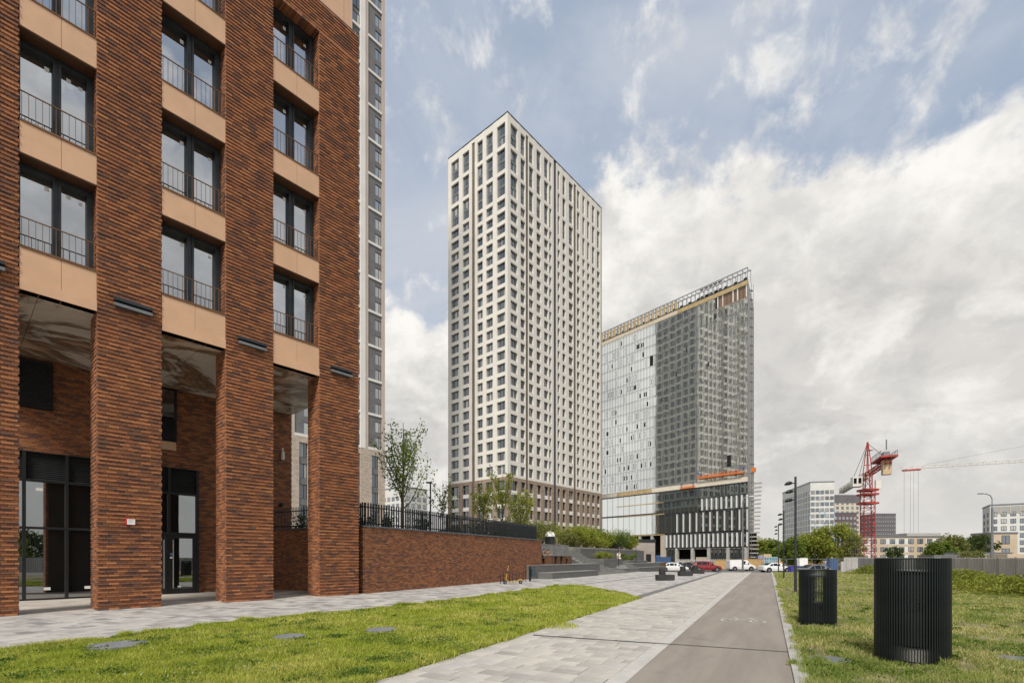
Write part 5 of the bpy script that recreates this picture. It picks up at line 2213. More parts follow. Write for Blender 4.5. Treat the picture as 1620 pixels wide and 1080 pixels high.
t = thing('street_lamp', 'tall pale street lamp in front of the glass tower by the white van', 'street lamp', (px_dir(1175) * D, D, GZ), 0)
zt = EYE + (HY - 786) * D / FOC - GZ
MB().tube([(0, 0, 0), (0, 0, zt - .6)], [.14, .08], 8).build('pole', GREYM, t)
MB().tube([(0, 0, zt - .6), (.1, 0, zt - .2), (.5, 0, zt), (1.0, 0, zt + .1)], .05, 6).build('arm', GREYM, t)
MB().box(.9, 1.6, -.1, .1, zt + .06, zt + .15).build('lamp_head', WHITEP, t)

# ------------------------------------------------------------------ slatted bins
def slat_bin(label, spec, n, seed, open_top):
    X, Y, r, h = spec
    b = thing('slatted_bin', label, 'bin', (X, Y, 0), 0, 'slatted round bins on the rough grass')
    GREENB = pmat('bin_slat_paint', (.015, .021, .021), .36, .2, .2)
    sm = MB().box(-.0058, .0058, -.017, .017, .03, h).mesh('slat', GREENB)
    for k in range(n):
        a = 2 * math.pi * k / n
        link('slat', sm, b, (r * math.cos(a), r * math.sin(a), 0), a + math.pi / 2)
    mb = MB()
    for z, t, rr in ((h - .02, .018, r - .019), (h * .56, .018, r - .019), (.05, .018, r - .019)):
        mb.lathe([(rr - .014, z), (rr - .014, z + t), (rr, z + t), (rr, z), (rr - .014, z)], 40)
    mb.build('hoop', GREENB, b)
    if open_top:
        rr = r - .10
        mb = MB().lathe([(rr - .01, h - .22), (rr, h - .20), (rr, .28), (rr - .02, .26), (.001, .26)], 36)
        mb.lathe([(rr - .012, h - .22), (rr - .02, .3), (.001, .3)], 36)
        mb.build('liner', BLACKM, b)
        mb = MB().lathe([(rr - .02, h - .20), (rr + .045, h - .175), (rr + .045, h - .19), (rr - .01, h - .22)], 36)
        mb.build('rim', GREYM, b)
        MB().box(-.16, .02, -(rr + .012), -rr + .02, .84, .88).box(.10, .13, -(rr + .01), -rr + .02, .85, 1.3).build('hatch', BLACKM, b)
        MB().lathe([(r - .16, .0), (r - .16, .24), (.001, .24)], 24).build('plinth', CONC, b)
    else:
        rr = r - .09
        mb = MB().lathe([(rr, .10), (rr, .50), (rr - .02, .52), (.001, .5)], 30)
        mb.build('liner', BLACKM, b)
        mb = MB().lathe([(r - .055, h - .16), (r - .055, h - .12), (rr - .06, h - .10), (rr - .06, h - .14), (r - .055, h - .16)], 30)
        mb.build('rim', GREYM, b)
        mb = MB()
        # side shells leave a see-through slot at front and back
        for a0 in (58.2, 238.2):
            P = []
            for k in range(13):
                a = math.radians(a0 + 26 + (180 - 52) * k / 12)
                P.append((rr * math.cos(a), rr * math.sin(a)))
            for p, q in zip(P[:-1], P[1:]):
                mb.face([(p[0], p[1], .5), (q[0], q[1], .5), (q[0], q[1], h - .14), (p[0], p[1], h - .14)])
        mb.build('shell', BLACKM, b)
        MB().box(-.10, .10, -(rr + .02), -rr + .02, .38, .46).build('hatch', BLACKM, b)
    return b


slat_bin('large black slatted round bin at the right, nearest the camera', BIN2, 84, 1, True)
slat_bin('smaller black slatted round bin with a see-through slot beside the lamp post', BIN1, 72, 2, False)

# ------------------------------------------------------------------ things by the low wall
def hoop(label, px, py):
    X, D = gnd(px, py)
    t = thing('bike_rack', label, 'bike rack', (X, D, 0), FW.rz, 'bike hoops by the brick wall')
    pts = [(0, 0, -.02), (0, 0, .42)] + [(.20 - .20 * math.cos(a), 0, .42 + .24 * math.sin(a)) for a in [math.pi * k / 8 for k in range(1, 8)]] + [(.40, 0, .42), (.40, 0, -.02)]
    MB().tube(pts, .02, 7).build('hoop', BLACKM, t, smooth=True)
    for x in (0, .40):
        MB().lathe([(.06, 0), (.06, .012), (.021, .014)], 10, (x, 0)).build('base_plate', BLACKM, t)
    return t


hp = hoop('bike hoop furthest left, nearest the camera by the brick wall', 791.5, 923)
for px, py, lb in ((806, 921.5, 'second bike hoop, behind the yellow scooter'), (816.5, 920.5, 'third bike hoop, right of the yellow scooter'), (827.5, 919.5, 'bike hoop nearest the small waste bin')):
    dup(hp, (*gnd(px, py), 0), None, lb)
X, D = gnd(812, 923.3)
YEL = pmat('scooter_yellow', (.46, .33, .06), .4)
t = thing('kick_scooter', 'yellow and black electric kick scooter parked by the bike hoops', 'scooter', (X, D, 0), FW.rz * .15)
MB().box(-.30, .30, -.075, .075, .11, .15).build('deck', YEL, t)
MB().tube([(-.30, 0, .14), (-.42, 0, .24), (-.40, 0, .42), (-.27, 0, 1.08)], [.028, .024, .024, .018], 8).build('stem', YEL, t)
MB().tube([(-.348, 0, .62), (-.330, 0, .74)], .042, 8).build('lock_band', BLACKM, t)
MB().tube([(-.29, -.24, 1.10), (-.25, 0, 1.14), (-.29, .24, 1.10)], .018, 7).box(-.29, -.22, -.04, .04, 1.10, 1.17).build('handlebar', BLACKM, t)
for x in (-.47, .42):
    w = MB()
    w.tube([(x, -.03, .105), (x, .03, .105)], .105, 14)
    wo = w.build('wheel', BLACKM, t)
    MB().tube([(x, -.035, .105), (x, .035, .105)], .05, 10).build('rim', GREYM, wo)
MB().tube([(.28, 0, .16), (.38, 0, .25), (.50, 0, .24), (.56, 0, .17)], [.03, .035, .03, .02], 6).build('mudguard', YEL, t)
MB().box(.30, .40, -.05, .05, .16, .20).build('battery_cover', BLACKM, t)
X, D = gnd(838.5, 919)
t = thing('waste_bin', 'small dark waste bin hung on a post at the end of the bike hoops', 'bin', (X, D, 0), FW.rz * .4)
MB().box(-.05, .05, -.05, .05, 0, .93).build('post', BLACKM, t)
MB().box(.06, .36, -.17, .17, .30, .80).build('bucket', pmat('bin_blue_grey', (.055, .075, .09), .5, .3), t)
MB().box(.055, .37, -.18, .18, .86, .89).build('lid', BLACKM, t)

def plinth(label, px, py, w, first=None):
    X, D = gnd(px, py)
    t = thing('bench_block', label, 'bench', (X, D, 0), .12, 'black bench blocks with a post on the plaza')
    BLK = pmat('black_stone', (.028, .029, .028), .6, 0, .2)
    mb = MB().box(-w / 2, w / 2, -.25, .25, .03, .38)
    mb.build('seat', BLK, t)
    MB().box(-w / 2 + .05, w / 2 - .05, -.20, .20, 0, .03).build('foot', DARKM, t)
    mb = MB().box(-.17, .17, .27, .61, 0, .80)
    mb.build('post', BLK, t)
    return t
plinth('nearest black bench block with a square post on the plaza', 1052, 917.5, 1.15)
plinth('middle black bench block with a square post on the plaza', 1084, 910.5, 1.12)
plinth('farthest black bench block with a square post on the plaza', 1104, 906.8, 1.1)
# ------------------------------------------------------------------ cars and street works
CARG = glass_mat('car_glass', .04, (.45, .5, .53), (.01, .012, .014), .03)
TYRE = pmat('tyre_rubber', (.012, .012, .012), .8)
LAMPW = pmat('headlamp', (.6, .6, .58), .2)
LAMPR = pmat('tail_lamp', (.35, .02, .02), .3)


def paint(name, col):
    m, T, b = principled(name)
    b.inputs['Base Color'].default_value = tuple(col) + (1,)
    b.inputs['Roughness'].default_value = .28
    b.inputs['Coat Weight'].default_value = .6
    n = T.noise(T.new('ShaderNodeTexCoord').outputs['Object'], 2.2, 5, .6)
    T.l.new(T.mix(T.sstep(n, .45, .8, 0, .18), col, (.25, .22, .19)), b.inputs['Base Color'])
    return m


def car(label, loc, rz, col, van=False, group='cars parked along the street', suv=False):
    t = thing('parked_van' if van else 'parked_car', label, 'van' if van else 'car', loc, rz, group)
    if van:     # x forward; (x, z_bottom, z_belt, z_roof, half width, roof half width)
        S = [(-2.2, .40, .95, 1.72, .80, .70), (-2.15, .28, 1.0, 1.80, .86, .76), (0, .24, 1.0, 1.84, .87, .77), (.75, .24, 1.0, 1.80, .87, .74), (1.25, .26, 1.02, 1.12, .86, .72), (1.95, .28, .86, .90, .82, .70), (2.2, .36, .66, .70, .70, .60)]
        cab = (.0, .72, 1.22)
    elif suv:
        S = [(-2.1, .42, .95, 1.0, .76, .66), (-2.02, .34, 1.0, 1.05, .86, .74), (-1.8, .30, 1.0, 1.58, .90, .70), (-.4, .28, .98, 1.66, .91, .70), (.35, .28, .97, 1.60, .91, .70), (1.1, .28, .95, 1.02, .90, .74), (1.95, .32, .84, .88, .84, .70), (2.15, .40, .62, .66, .70, .6)]
        cab = (-1.75, .3, 1.05)
    else:
        S = [(-2.2, .40, .88, .92, .72, .62), (-2.1, .30, .95, .99, .84, .72), (-1.55, .26, .94, 1.04, .88, .72), (-.85, .24, .92, 1.40, .89, .62), (-.1, .24, .90, 1.46, .89, .62), (.55, .24, .89, 1.36, .89, .62), (1.15, .25, .87, .94, .88, .72), (1.95, .28, .74, .78, .82, .70), (2.2, .38, .58, .62, .66, .56)]
        cab = (-1.45, .5, 1.12)
    mb = MB()
    rings = []
    for x, zb, zl, zr, w, wr in S:
        rings.append([(x, -w * .94, zb), (x, -w, (zb + zl) / 2), (x, -w * .97, zl), (x, -wr, zr), (x, wr, zr), (x, w * .97, zl), (x, w, (zb + zl) / 2), (x, w * .94, zb)])
    mb.loft(rings)
    body = mb.build('body', paint('car_paint', col), t, smooth=False)
    # side windows, windscreen and rear window as separate dark panes
    def interp(x):
        for a, b in zip(S[:-1], S[1:]):
            if a[0] <= x <= b[0]:
                f = (x - a[0]) / (b[0] - a[0])
                return [a[i] + (b[i] - a[i]) * f for i in range(6)]
        return S[-1]
    spans = [(S[2][0] + .25, S[3][0]), (S[3][0] + .05, S[4][0] + .02), (S[4][0] + .1, S[5][0])] if not van else [(.12, .74)]
    if not van and not suv:
        spans = [(-1.35, -.75), (-.68, -.05), (.03, .85)]
    elif suv:
        spans = [(-1.72, -1.0), (-.92, -.2), (-.1, .85)]
    else:
        spans = [(.05, 1.05)]
    for s in (-1, 1):
        for xa, xb in spans:
            mb = MB()
            P = []
            for x, top in ((xa, 0), (xb, 0), (xb, 1), (xa, 1)):
                _, zb, zl, zr, w, wr = interp(x)
                f = .10 if not top else .84
                if zr - zl < .2 and top:
                    f = .6
                P.append((x, s * (w * .97 + (wr - w * .97) * f + .012), zl + (zr - zl) * f))
            mb.face(P if s < 0 else P[::-1])
            mb.build('window', CARG, t)
    for (xa, xb) in (((S[5][0] + .06, S[6][0] - .04) if not van else (S[3][0] + .04, S[4][0] - .02)), ((S[2][0] + .06, S[3][0] - .05) if not van else (S[0][0] - .02, S[0][0] - .02))):
        if xa == xb:
            continue
        mb = MB()
        P = []
        for x in (xa, xb):
            _, zb, zl, zr, w, wr = interp(x)
            P += [(x, -wr * .9, zr + .012), (x, wr * .9, zr + .012)]
        mb.face([P[0], P[2], P[3], P[1]])
        mb.build('windscreen', CARG, t)
    wm = MB().tube([(0, -.10, 0), (0, .10, 0)], .33, 16).mesh('wheel', TYRE)
    rm = MB().tube([(0, -.108, 0), (0, .108, 0)], .20, 12).mesh('rim', GREYM)
    arch = MB()
    for x in (-1.38, 1.36):
        for s in (-1, 1):
            w = link('wheel', wm, t, (x, s * .80, .33))
            link('rim', rm, w)
            arch.tube([(x, s * .72, .36), (x, s * .899, .36)], .40, 14)
    arch.build('wheel_arch', BLACKM, t)
    for s in (-1, 1):
        e, z = S[-2], S[-2][2]
        MB().box(e[0] + .02, e[0] + .14, s * .62 - .12, s * .62 + .12, z - .16, z - .02).build('headlight', LAMPW, t)
        e = S[1]
        MB().box(e[0] - .03, e[0] + .05, s * .66 - .12, s * .66 + .12, e[2] - .22, e[2] - .03).build('tail_light', LAMPR, t)
    MB().box(-2.05, 2.05, -.82, .82, .20, .30).build('sill', BLACKM, t)
    return t


def street_car(label, px, D, rz, col, **k):
    return car(label, (px_dir(px) * D, D, GZ), rz, col, **k)


street_car('white hatchback parked nearest the terrace', 1065, 77, -.12, (.70, .70, .68))
street_car('dark red car parked behind the bench blocks', 1118, 79, -.1, (.22, .012, .018), suv=True)
street_car('dark car half hidden between the white and the red car', 1091, 84, -.1, (.03, .032, .036))
street_car('silver car parked behind the white hatchback', 1078, 96, -.1, (.40, .41, .42))
street_car('small white van parked behind the street lamp', 1172, 83, .0, (.72, .71, .69), van=True)
street_car('white saloon car parked beyond the end of the bike lane', 1226, 74, .05, (.74, .74, .73))
street_car('silver dark saloon behind the smaller slatted bin', 1292, 54, .05, (.13, .135, .145))
street_car('dark blue car parked by the terrace behind the white hatchback', 1046, 88, -.1, (.04, .07, .16))
car('dark navy car behind the metal fence on the raised ground', (px_dir(716) * 44, 44, 2.62), 1.0, (.02, .03, .055), group='cars parked along the street')

# skips, hoardings and barriers of the building site
def boxthing(name, label, cat, px, D, w, d, h, mat, rz=0.0, z=GZ, group=None, ribs=0, parts=()):
    t = thing(name, label, cat, (px_dir(px) * D, D, z), rz, group)
    MB().box(-w / 2, w / 2, -d / 2, d / 2, .08, h).build('body', mat, t)
    mb = MB()
    n = ribs or 4
    for k in range(n + 1):
        x = -w / 2 + w * k / n
        mb.box(x - .03, x + .03, -d / 2 - .04, -d / 2 - .002, .05, h)
    mb.box(-w / 2, w / 2, -d / 2 - .05, -d / 2 - .003, h + .002, h + .06)
    mb.build('frame', parts[0] if parts else mat, t)
    return t


BLUEC = pmat('container_blue', (.035, .075, .17), .55, 0, .2)
CYAN = pmat('canopy_cyan', (.05, .28, .42), .6)
PLY = pmat('plywood', (.43, .28, .12), .8, 0, .18, 2, streak=(.4, 1, 4))
GREYP = pmat('grey_hoarding', (.36, .345, .33), .75, 0, .12, .8, streak=(5, 5, .5))
boxthing('container', 'dark blue skip container by the planters in front of the glass tower', 'container', 1042, 100, 4.2, 2.2, 2.3, BLUEC, -.1, ribs=7)
boxthing('site_cabin', 'cyan market canopy beyond the far end of the bike lane', 'canopy', 1217, 108, 2.4, 2.0, 2.3, CYAN, .0, parts=(WHITEP,))
boxthing('site_cabin', 'small white cabin behind the site fence left of the nearest lamp', 'cabin', 1267, 76, 1.2, 1.4, 2.1, WHITEP, 0)
boxthing('portable_toilet', 'blue portable toilet cabin with a grey roof behind the smaller bin', 'cabin', 1316, 72, 1.0, 1.0, 2.05, pmat('toilet_blue', (.03, .10, .25), .5), 0, parts=(GREYM,))
boxthing('plywood_hoarding', 'plywood hoarding panel between the red car and the white van', 'hoarding', 1142, 92, 2.7, .15, 1.75, PLY, 0, ribs=3)
boxthing('plywood_hoarding', 'plywood hoarding panel right of the white van', 'hoarding', 1192, 98, 3.6, .15, 1.9, PLY, 0, ribs=4)
boxthing('stall', 'violet-blue low stall counter beside the nearest lamp post', 'stall', 1258, 68, 1.6, .8, 1.0, pmat('violet_blue', (.05, .045, .28), .6), 0)
mbp = MB()
t = thing('site_fence', 'pale lattice barrier along the building site behind the parked cars', 'fence', (px_dir(1068) * 104, 104, GZ), -.03)
L = 22
mb = MB()
for k in range(56):
    mb.box(k * .4, k * .4 + .16, -.04, .04, .1, 1.9)
mb.box(0, L, .045, .09, 1.5, 1.62).box(0, L, .045, .09, .4, .52)
mb.build('lattice', pmat('barrier_grey', (.42, .41, .39), .7), t, kind='stuff')
mb = MB()
mb.box(L + .1, L + 10, -.06, .06, .9, 1.15).box(L + .1, L + 10, -.06, .06, 1.5, 1.9)
for k in range(6):
    mb.box(L + .1 + k * 1.9, L + .3 + k * 1.9, -.1, -.062, 0, 2.0)
mb.build('orange_barrier', pmat('barrier_orange', (.50, .24, .06), .7), t)
for i, (px, D, w, h, c) in enumerate([(1205, 112, 2.0, 2.3, (.45, .12, .05)), (1212, 118, 1.6, 3.0, (.50, .30, .08)), (1228, 114, 2.2, 2.0, (.40, .10, .08)), (1202, 105, 1.2, 2.6, (.10, .12, .30)), (1236, 104, 1.5, 1.7, (.5, .3, .15))]):
    boxthing('stall', ['red playground kiosk beyond the white saloon car', 'ochre playground tower beyond the white saloon car', 'red and white stall beside the cyan canopy', 'violet kiosk left of the cyan canopy', 'sandy stall right of the cyan canopy'][i], 'stall', px, D, w, 1.5, h, pmat('kiosk_%s' % 'abcde'[i], c, .6), 0, group='kiosks beyond the bike lane', parts=(WHITEP,))
t = thing('site_fence', 'thin mesh fence with posts in front of the trees beyond the lawn', 'fence', (px_dir(1205) * 80, 80, GZ), -.12)
mb = MB()
for k in range(9):
    mb.box(k * 1.9, k * 1.9 + .07, -.03, .03, 0, 2.0)
mb.box(0, 15.3, -.03, .03, 1.95, 2.02).box(0, 15.3, -.02, .02, .1, .16)
mb.build('post_and_rail', GREYM, t)
MB().box(0, 15.3, .045, .06, .16, 1.0).build('mesh_sheet', pmat('mesh_brown', (.10, .075, .05), .9, 0, .5, 1.5), t)

# grey profiled fence on the right
a, b = (43.5, 62.0), (19.0, -25.1)
Lf = math.hypot(b[0] - a[0], b[1] - a[1])
rz = math.atan2(b[1] - a[1], b[0] - a[0])
t = thing('panel_fence', 'long grey profiled sheet fence along the right edge of the rough grass', 'fence', (a[0], a[1], -.1), rz)
n = 49
w = Lf / n
pmb = MB()
x = 0.0
while x < w - .03:
    pmb.face([(x, -.0, 0), (x + .08, -.0, 0), (x + .08, -.0, 1.62), (x, -.0, 1.62)])
    pmb.face([(x + .08, 0, 0), (x + .10, .03, 0), (x + .10, .03, 1.62), (x + .08, 0, 1.62)])
    pmb.face([(x + .10, .03, 0), (x + .16, .03, 0), (x + .16, .03, 1.62), (x + .10, .03, 1.62)])
    pmb.face([(x + .16, .03, 0), (x + .18, 0, 0), (x + .18, 0, 1.62), (x + .16, .03, 1.62)])
    x += .18
pmm = pmb.mesh('panel', GREYP)
for k in range(n):
    link('panel', pmm, t, (k * w + .01, 0, random.uniform(-.02, .03)))
mb = MB()
for k in range(n + 1):
    mb.box(k * w - .04, k * w + .04, .04, .12, 0, 1.66)
mb.build('posts', GREYM, t)
for (px, D, w, h, rz, lb) in ((1343, 58, 1.7, 1.7, -.25, 'leaning grey sheet panel behind the smaller bin'), (1352, 63, 3.0, 2.2, .1, 'taller grey hoarding panels at the far left of the panel fence'), (1372, 64, 3.2, 2.0, .05, 'grey hoarding panels below the red crane')):
    t = thing('hoarding', lb, 'hoarding', (px_dir(px) * D, D, GZ), rz, 'grey hoarding panels at the far end of the lawn')
    m = MB()
    for k in range(3):
        m2 = MB().box(-w / 2 + k * w / 3 + .01, -w / 2 + (k + 1) * w / 3 - .01, -.03, .03, .1, h + random.uniform(-.05, .05))
        m2.build('panel', GREYP, t)
    m.box(-w / 2, w / 2, .035, .08, .4, .5).box(-w / 2, w / 2, .035, .08, h - .4, h - .3)
    m.build('rail', GREYM, t)

# ------------------------------------------------------------------ cranes
CRED = pmat('crane_red', (.36, .038, .03), .6, 0, .25, .5)
CWHT = pmat('crane_white', (.62, .60, .55), .5)
CBEI = pmat('counterweight_beige', (.50, .38, .24), .8)


def lattice(mb, p, q, w, n, r, mi=0, up=(0, 0, 1), tri=False):
    p, q = Vector(p), Vector(q)
    d = (q - p).normalized()
    u = Vector(up)
    s = d.cross(u)
    if s.length < .01:
        s = Vector((1, 0, 0))
    s.normalize()
    u = s.cross(d).normalized()
    offs = [(-1, -1), (1, -1), (1, 1), (-1, 1)] if not tri else [(-1, -.5), (1, -.5), (0, 1)]
    C = [[p + (q - p) * (k / n) + s * a * w / 2 + u * b * w / 2 for a, b in offs] for k in range(n + 1)]
    m = len(offs)
    for j in range(m):
        mb.tube([C[0][j], C[-1][j]], r, 5, mi)
        for k in range(n):
            a, b = C[k][j], C[k + 1][(j + 1) % m]
            if k % 2:
                a, b = C[k][(j + 1) % m], C[k + 1][j]
            mb.tube([a, b], r * .5, 4, mi, False)
            mb.tube([C[k][j], C[k][(j + 1) % m]], r * .5, 4, mi, False)
    return mb


D = 110.0
cx = px_dir(1372.5) * D
t = thing('tower_crane', 'red tower crane with a white jib standing behind the grey fence', 'crane', (cx, D, GZ), .0)
zs = EYE + (HY - 777) * D / FOC - GZ          # slewing ring height above its base
zj = zs + 3.7
mast = lattice(MB(), (0, 0, 0), (0, 0, zs), 2.1, 14, .11, up=(.3, 1, 0))
mast.build('mast', CRED, t)
mb = MB()
mb.box(-1.5, 1.5, -1.5, 1.5, zs - .9, zs - .5).box(-1.45, 1.45, -1.45, 1.45, zs + .0, zs + .5).box(-1.5, 1.5, -1.5, 1.5, zs - 2.9, zs - 2.5)
mb.build('slewing_ring', CRED, t)
mb = lattice(MB(), (0, 0, zs + .5), (0, 0, zj + .6), 1.3, 2, .11, up=(.3, 1, 0))
zp = EYE + (HY - 699) * D / FOC - GZ
for (x, y) in ((-.6, -.6), (.6, -.6), (.6, .6), (-.6, .6)):
    mb.tube([(x, y, zj + .4), (0.1 * x, .1 * y, zp)], .10, 5)
for f in (.3, .6):
    for (x, y, x2, y2) in ((-.6, -.6, .6, -.6), (.6, -.6, .6, .6), (.6, .6, -.6, .6), (-.6, .6, -.6, -.6)):
        g = 1 - .9 * f
        mb.tube([(x * g, y * g, zj + (zp - zj) * f), (x2 * g, y2 * g, zj + (zp - zj) * f)], .05, 4)
mb.box(-.1, 1.0, -.4, .4, zp - 1.9, zp - 1.8)
mb.build('tower_head', CRED, t)
jd = Vector((7.7, 17.0, 0)).normalized()
js = Vector((jd.y, -jd.x, 0))
jib = lattice(MB(), jd * .8 + Vector((0, 0, zj)), jd * 30 + Vector((0, 0, zj)), 1.15, 14, .085)
P0, P1 = jd * .8 + Vector((0, 0, zj - .6)), jd * 30 + Vector((0, 0, zj - .6))
jib.loft([[P0 - js * .5, P0 + js * .5, P0 + js * .5 + Vector((0, 0, .9)), P0 - js * .5 + Vector((0, 0, .9))], [P1 - js * .5, P1 + js * .5, P1 + js * .5 + Vector((0, 0, .9)), P1 - js * .5 + Vector((0, 0, .9))]])
jib.build('jib', CWHT, t)
cj = MB()
E = jd * -17.0 + Vector((0, 0, zj + .2))
lattice(cj, jd * -.8 + Vector((0, 0, zj)), E, .8, 7, .12)
for f, ww in ((.55, 1.3), (.75, 1.4), (.95, 1.5)):
    c = E * f + Vector((0, 0, zj * (1 - f)))
for a, b, w in ((9.5, 17.3, 1.35),):
    A, Bq = jd * -a + Vector((0, 0, zj + .75)), jd * -b + Vector((0, 0, zj + .8))
    cj.loft([[A - js * w, A + js * w, A + js * w + Vector((0, 0, .35)), A - js * w + Vector((0, 0, .35))], [Bq - js * w, Bq + js * w, Bq + js * w + Vector((0, 0, .35)), Bq - js * w + Vector((0, 0, .35))]])
cj.build('counter_jib', CRED, t)
mb = MB()
for k in range(8):
    for sgn in (-1, 1):
        p = jd * -(9.6 + k * 1.05) + js * sgn * 1.3 + Vector((0, 0, zj + 1.15))
        mb.tube([p, p + Vector((0, 0, 1.0))], .05, 4)
for sgn in (-1, 1):
    mb.tube([jd * -9.6 + js * sgn * 1.3 + Vector((0, 0, zj + 2.1)), jd * -17.1 + js * sgn * 1.3 + Vector((0, 0, zj + 2.1))], .045, 4)
mb.build('railing', GREYM, t)


def obox(mb, c, a, b, ha, hb, hz, mi=0):
    q = [c - a * ha - b * hb, c + a * ha - b * hb, c + a * ha + b * hb, c - a * ha + b * hb]
    mb.loft([[p - Vector((0, 0, hz)) for p in q], [p + Vector((0, 0, hz)) for p in q]], mi)
    return mb


obox(MB(), jd * -15.2 + Vector((0, 0, zj - .9)), jd, js, .7, .72, 1.4).build('counterweight', CBEI, t)
mb = obox(MB(), jd * -14.4 + Vector((0, 0, zj + 1.7)), jd, js, 1.0, .5, .5)
mb.tube([jd * -15 + Vector((0, 0, zj + 2.6)), jd * -15 + Vector((0, 0, zj + 4.6))], .12, 5)
mb.build('hoist_winch', GREYM, t)
c = jd * 1.6 - js * 1.75 + Vector((0, 0, zj - 1.3))
cab = obox(MB(), c, jd, js, 1.25, .95, 1.1).build('cab', CWHT, t)
mb = MB()
for s in (-.6, .5):
    obox(mb, c - jd * 1.26 + js * s * .8 + Vector((0, 0, .15)), jd, js, .02, .28, .62)
obox(mb, c - js * .97 + Vector((0, 0, .15)), jd, js, .8, .02, .62)
mb.build('window', CARG, cab)
obox(MB(), js * 1.9 + Vector((0, 0, zs + 1.4)), jd, js, .5, .5, 1.0).build('electric_cabinet', CWHT, t)
mb = MB()
for f in (9, 17.5):
    mb.tube([Vector((0, 0, zp - .3)), jd * f + Vector((0, 0, zj + .4))], .05, 4)
mb.tube([Vector((0, 0, zp - .3)), jd * -15 + Vector((0, 0, zj + .9))], .05, 4)
mb.build('pendant_line', DARKM, t)

t = thing('tower_crane', 'pale horizontal crane jib reaching in from the right edge with hanging ropes', 'crane', (235, 190, GZ), 0)
zj = EYE + (HY - 741) * 220 / FOC - GZ
p, q = Vector((px_dir(1426) * 220 - 235, 30, zj)), Vector((px_dir(1640) * 201 - 235, 11, zj))
m = Vector((0, 0, zj))
ext = (q - p).normalized()
mb = lattice(MB(), p, p + ext * 72, 1.5, 36, .09, tri=True)
mb.build('jib', CWHT, t)
m = p + ext * 72
lattice(MB(), (m.x, m.y, 0), (m.x, m.y, zj + 1), 2.0, 20, .12).build('mast', CRED, t)
mb = MB()
mb.tube([p + ext * 8 + Vector((0, 0, 1)), p + ext * 36 + Vector((0, 0, 5.5)), m + Vector((0, 0, 9.5))], .06, 4)
mb.tube([m + Vector((0, 0, .8)), m + Vector((0, 0, 9.6))], .3, 5)
mb.build('pendant_line', GREYM, t)
mb = MB()
for f in (1.0, 3.2, 4.4, 6.0):
    c = p + ext * f
    mb.tube([c - Vector((0, 0, .7)), Vector((c.x, c.y, 7))], .045, 4)
mb.build('hoist_rope', GREYM, t)
obox(MB(), p + ext * 3.6 - Vector((0, 0, .9)), ext, Vector((-ext.y, ext.x, 0)), 3.2, .9, .25).build('trolley', CRED, t)

# ------------------------------------------------------------------ buildings in the distance
FARG = glass_mat('hazed_far_window_glass', .2, (.9, .95, 1.0), (.07, .08, .09), .05, curtain=.4)  # dark tone lifted in the colour to stand in for distance haze
def far_building(label, corner, rz, lx, ly, h, wall, wx, wy, nz, z0, zh, win=(1.6, 1.6), name='apartment_block', glass=None, accents=None, band=None, seed=1, dark_frame=BLACKM):
    """corner nearest the viewer; local +x along the right face, +y along the left face"""
    glass = glass or FARG
    r = random.Random(seed)
    t = thing(name, label, 'building', (corner[0], corner[1], GZ), rz)
    MB().box(0, lx, 0, ly, 0, h).build('wall', wall, t)
    mb = MB().box(-.15, lx + .1, -.15, ly + .1, h + .01, h + .5)
    if band:
        mb.box(-.12, lx, -.12, -.004, h - band[0], h - .004, 1)
        mb.box(-.12, -.004, 0, ly, h - band[0], h - .004, 1)
    mb.build('roof', [GREYM, band[1] if band else GREYM], t)
    w, hh = win
    fm = MB()
    fm.box(-w / 2, w / 2, -.05, -.003, 0, hh, 1)
    fm.box(-w / 2 - .1, -w / 2, -.09, -.003, -.1, hh + .1, 0).box(w / 2, w / 2 + .1, -.09, -.003, -.1, hh + .1, 0).box(-w / 2, w / 2, -.09, -.003, hh, hh + .1, 0).box(-w / 2, w / 2, -.12, -.003, -.1, 0, 0)
    fm.box(-.05, .05, -.07, -.051, 0, hh, 0)
    fm = fm.mesh('window', [dark_frame, glass])
    am = {}
    for k in range(nz):
        z = z0 + k * zh
        for i in range(wx):
            x = lx * (i + .5) / wx
            if accents and r.random() < accents[1]:
                c = r.choice(accents[0])
                x0 = x + w / 2 + .12 if r.random() < .5 else x - w / 2 - .75
                zo = r.choice((-.9, -.3, .3))
                MB().box(x0, x0 + r.choice((.45, .62)), -.06, -.004, z + zo, z + zo + r.choice((1.2, 1.7))).build('facade_panel', c, t)
            link('window', fm, t, (x, 0, z))
        for i in range(wy):
            link('window', fm, t, (0, ly * (i + .5) / wy, z), -math.pi / 2)
    return t


BW1 = pmat('white_render', (.60, .60, .57), .8, 0, .06, .2)
BW2 = pmat('pale_grey_panel', (.42, .45, .48), .7)
BL1 = pmat('hazed_blue_panel', (.20, .38, .58), .6)  # both blues are paled in their colour, in place of haze
BL2 = pmat('hazed_light_blue_panel', (.30, .45, .60), .6)  # haze put into the colour here too
YEL1 = pmat('yellow_panel', (.55, .46, .25), .6)
D = 250.0
rzb = math.radians(12)
ang = 49.0
c = (px_dir(1282) * D, D)
far_building('white apartment block with scattered blue panels behind the trees', c, -.209, 10.9, 42.9, (HY - 763) * D / FOC + 2.1, BW1, 5, 12, 11, 4.5, 3.0, (1.5, 1.6), accents=((BL1, BL2, BL2, BW2, YEL1), .5), seed=4)
BEI = pmat('beige_render', (.47, .38, .27), .8, 0, .1, .3)
GRD = pmat('dark_grey_render', (.12, .115, .12), .8, 0, .1, .3)
BRD = pmat('plum_grey_render', (.115, .085, .09), .8, 0, .1, .3)
D = 330.0
far_building('tall beige slab block under a wide dark roof storey behind the crane', (px_dir(1321) * D, D), .03, 17, 15, (HY - 783) * D / FOC + 2, pmat('pale_beige_render', (.50, .46, .38), .8), 5, 3, 12, 6, 3.2, (1.4, 1.6), band=(5.0, GRD), seed=5)
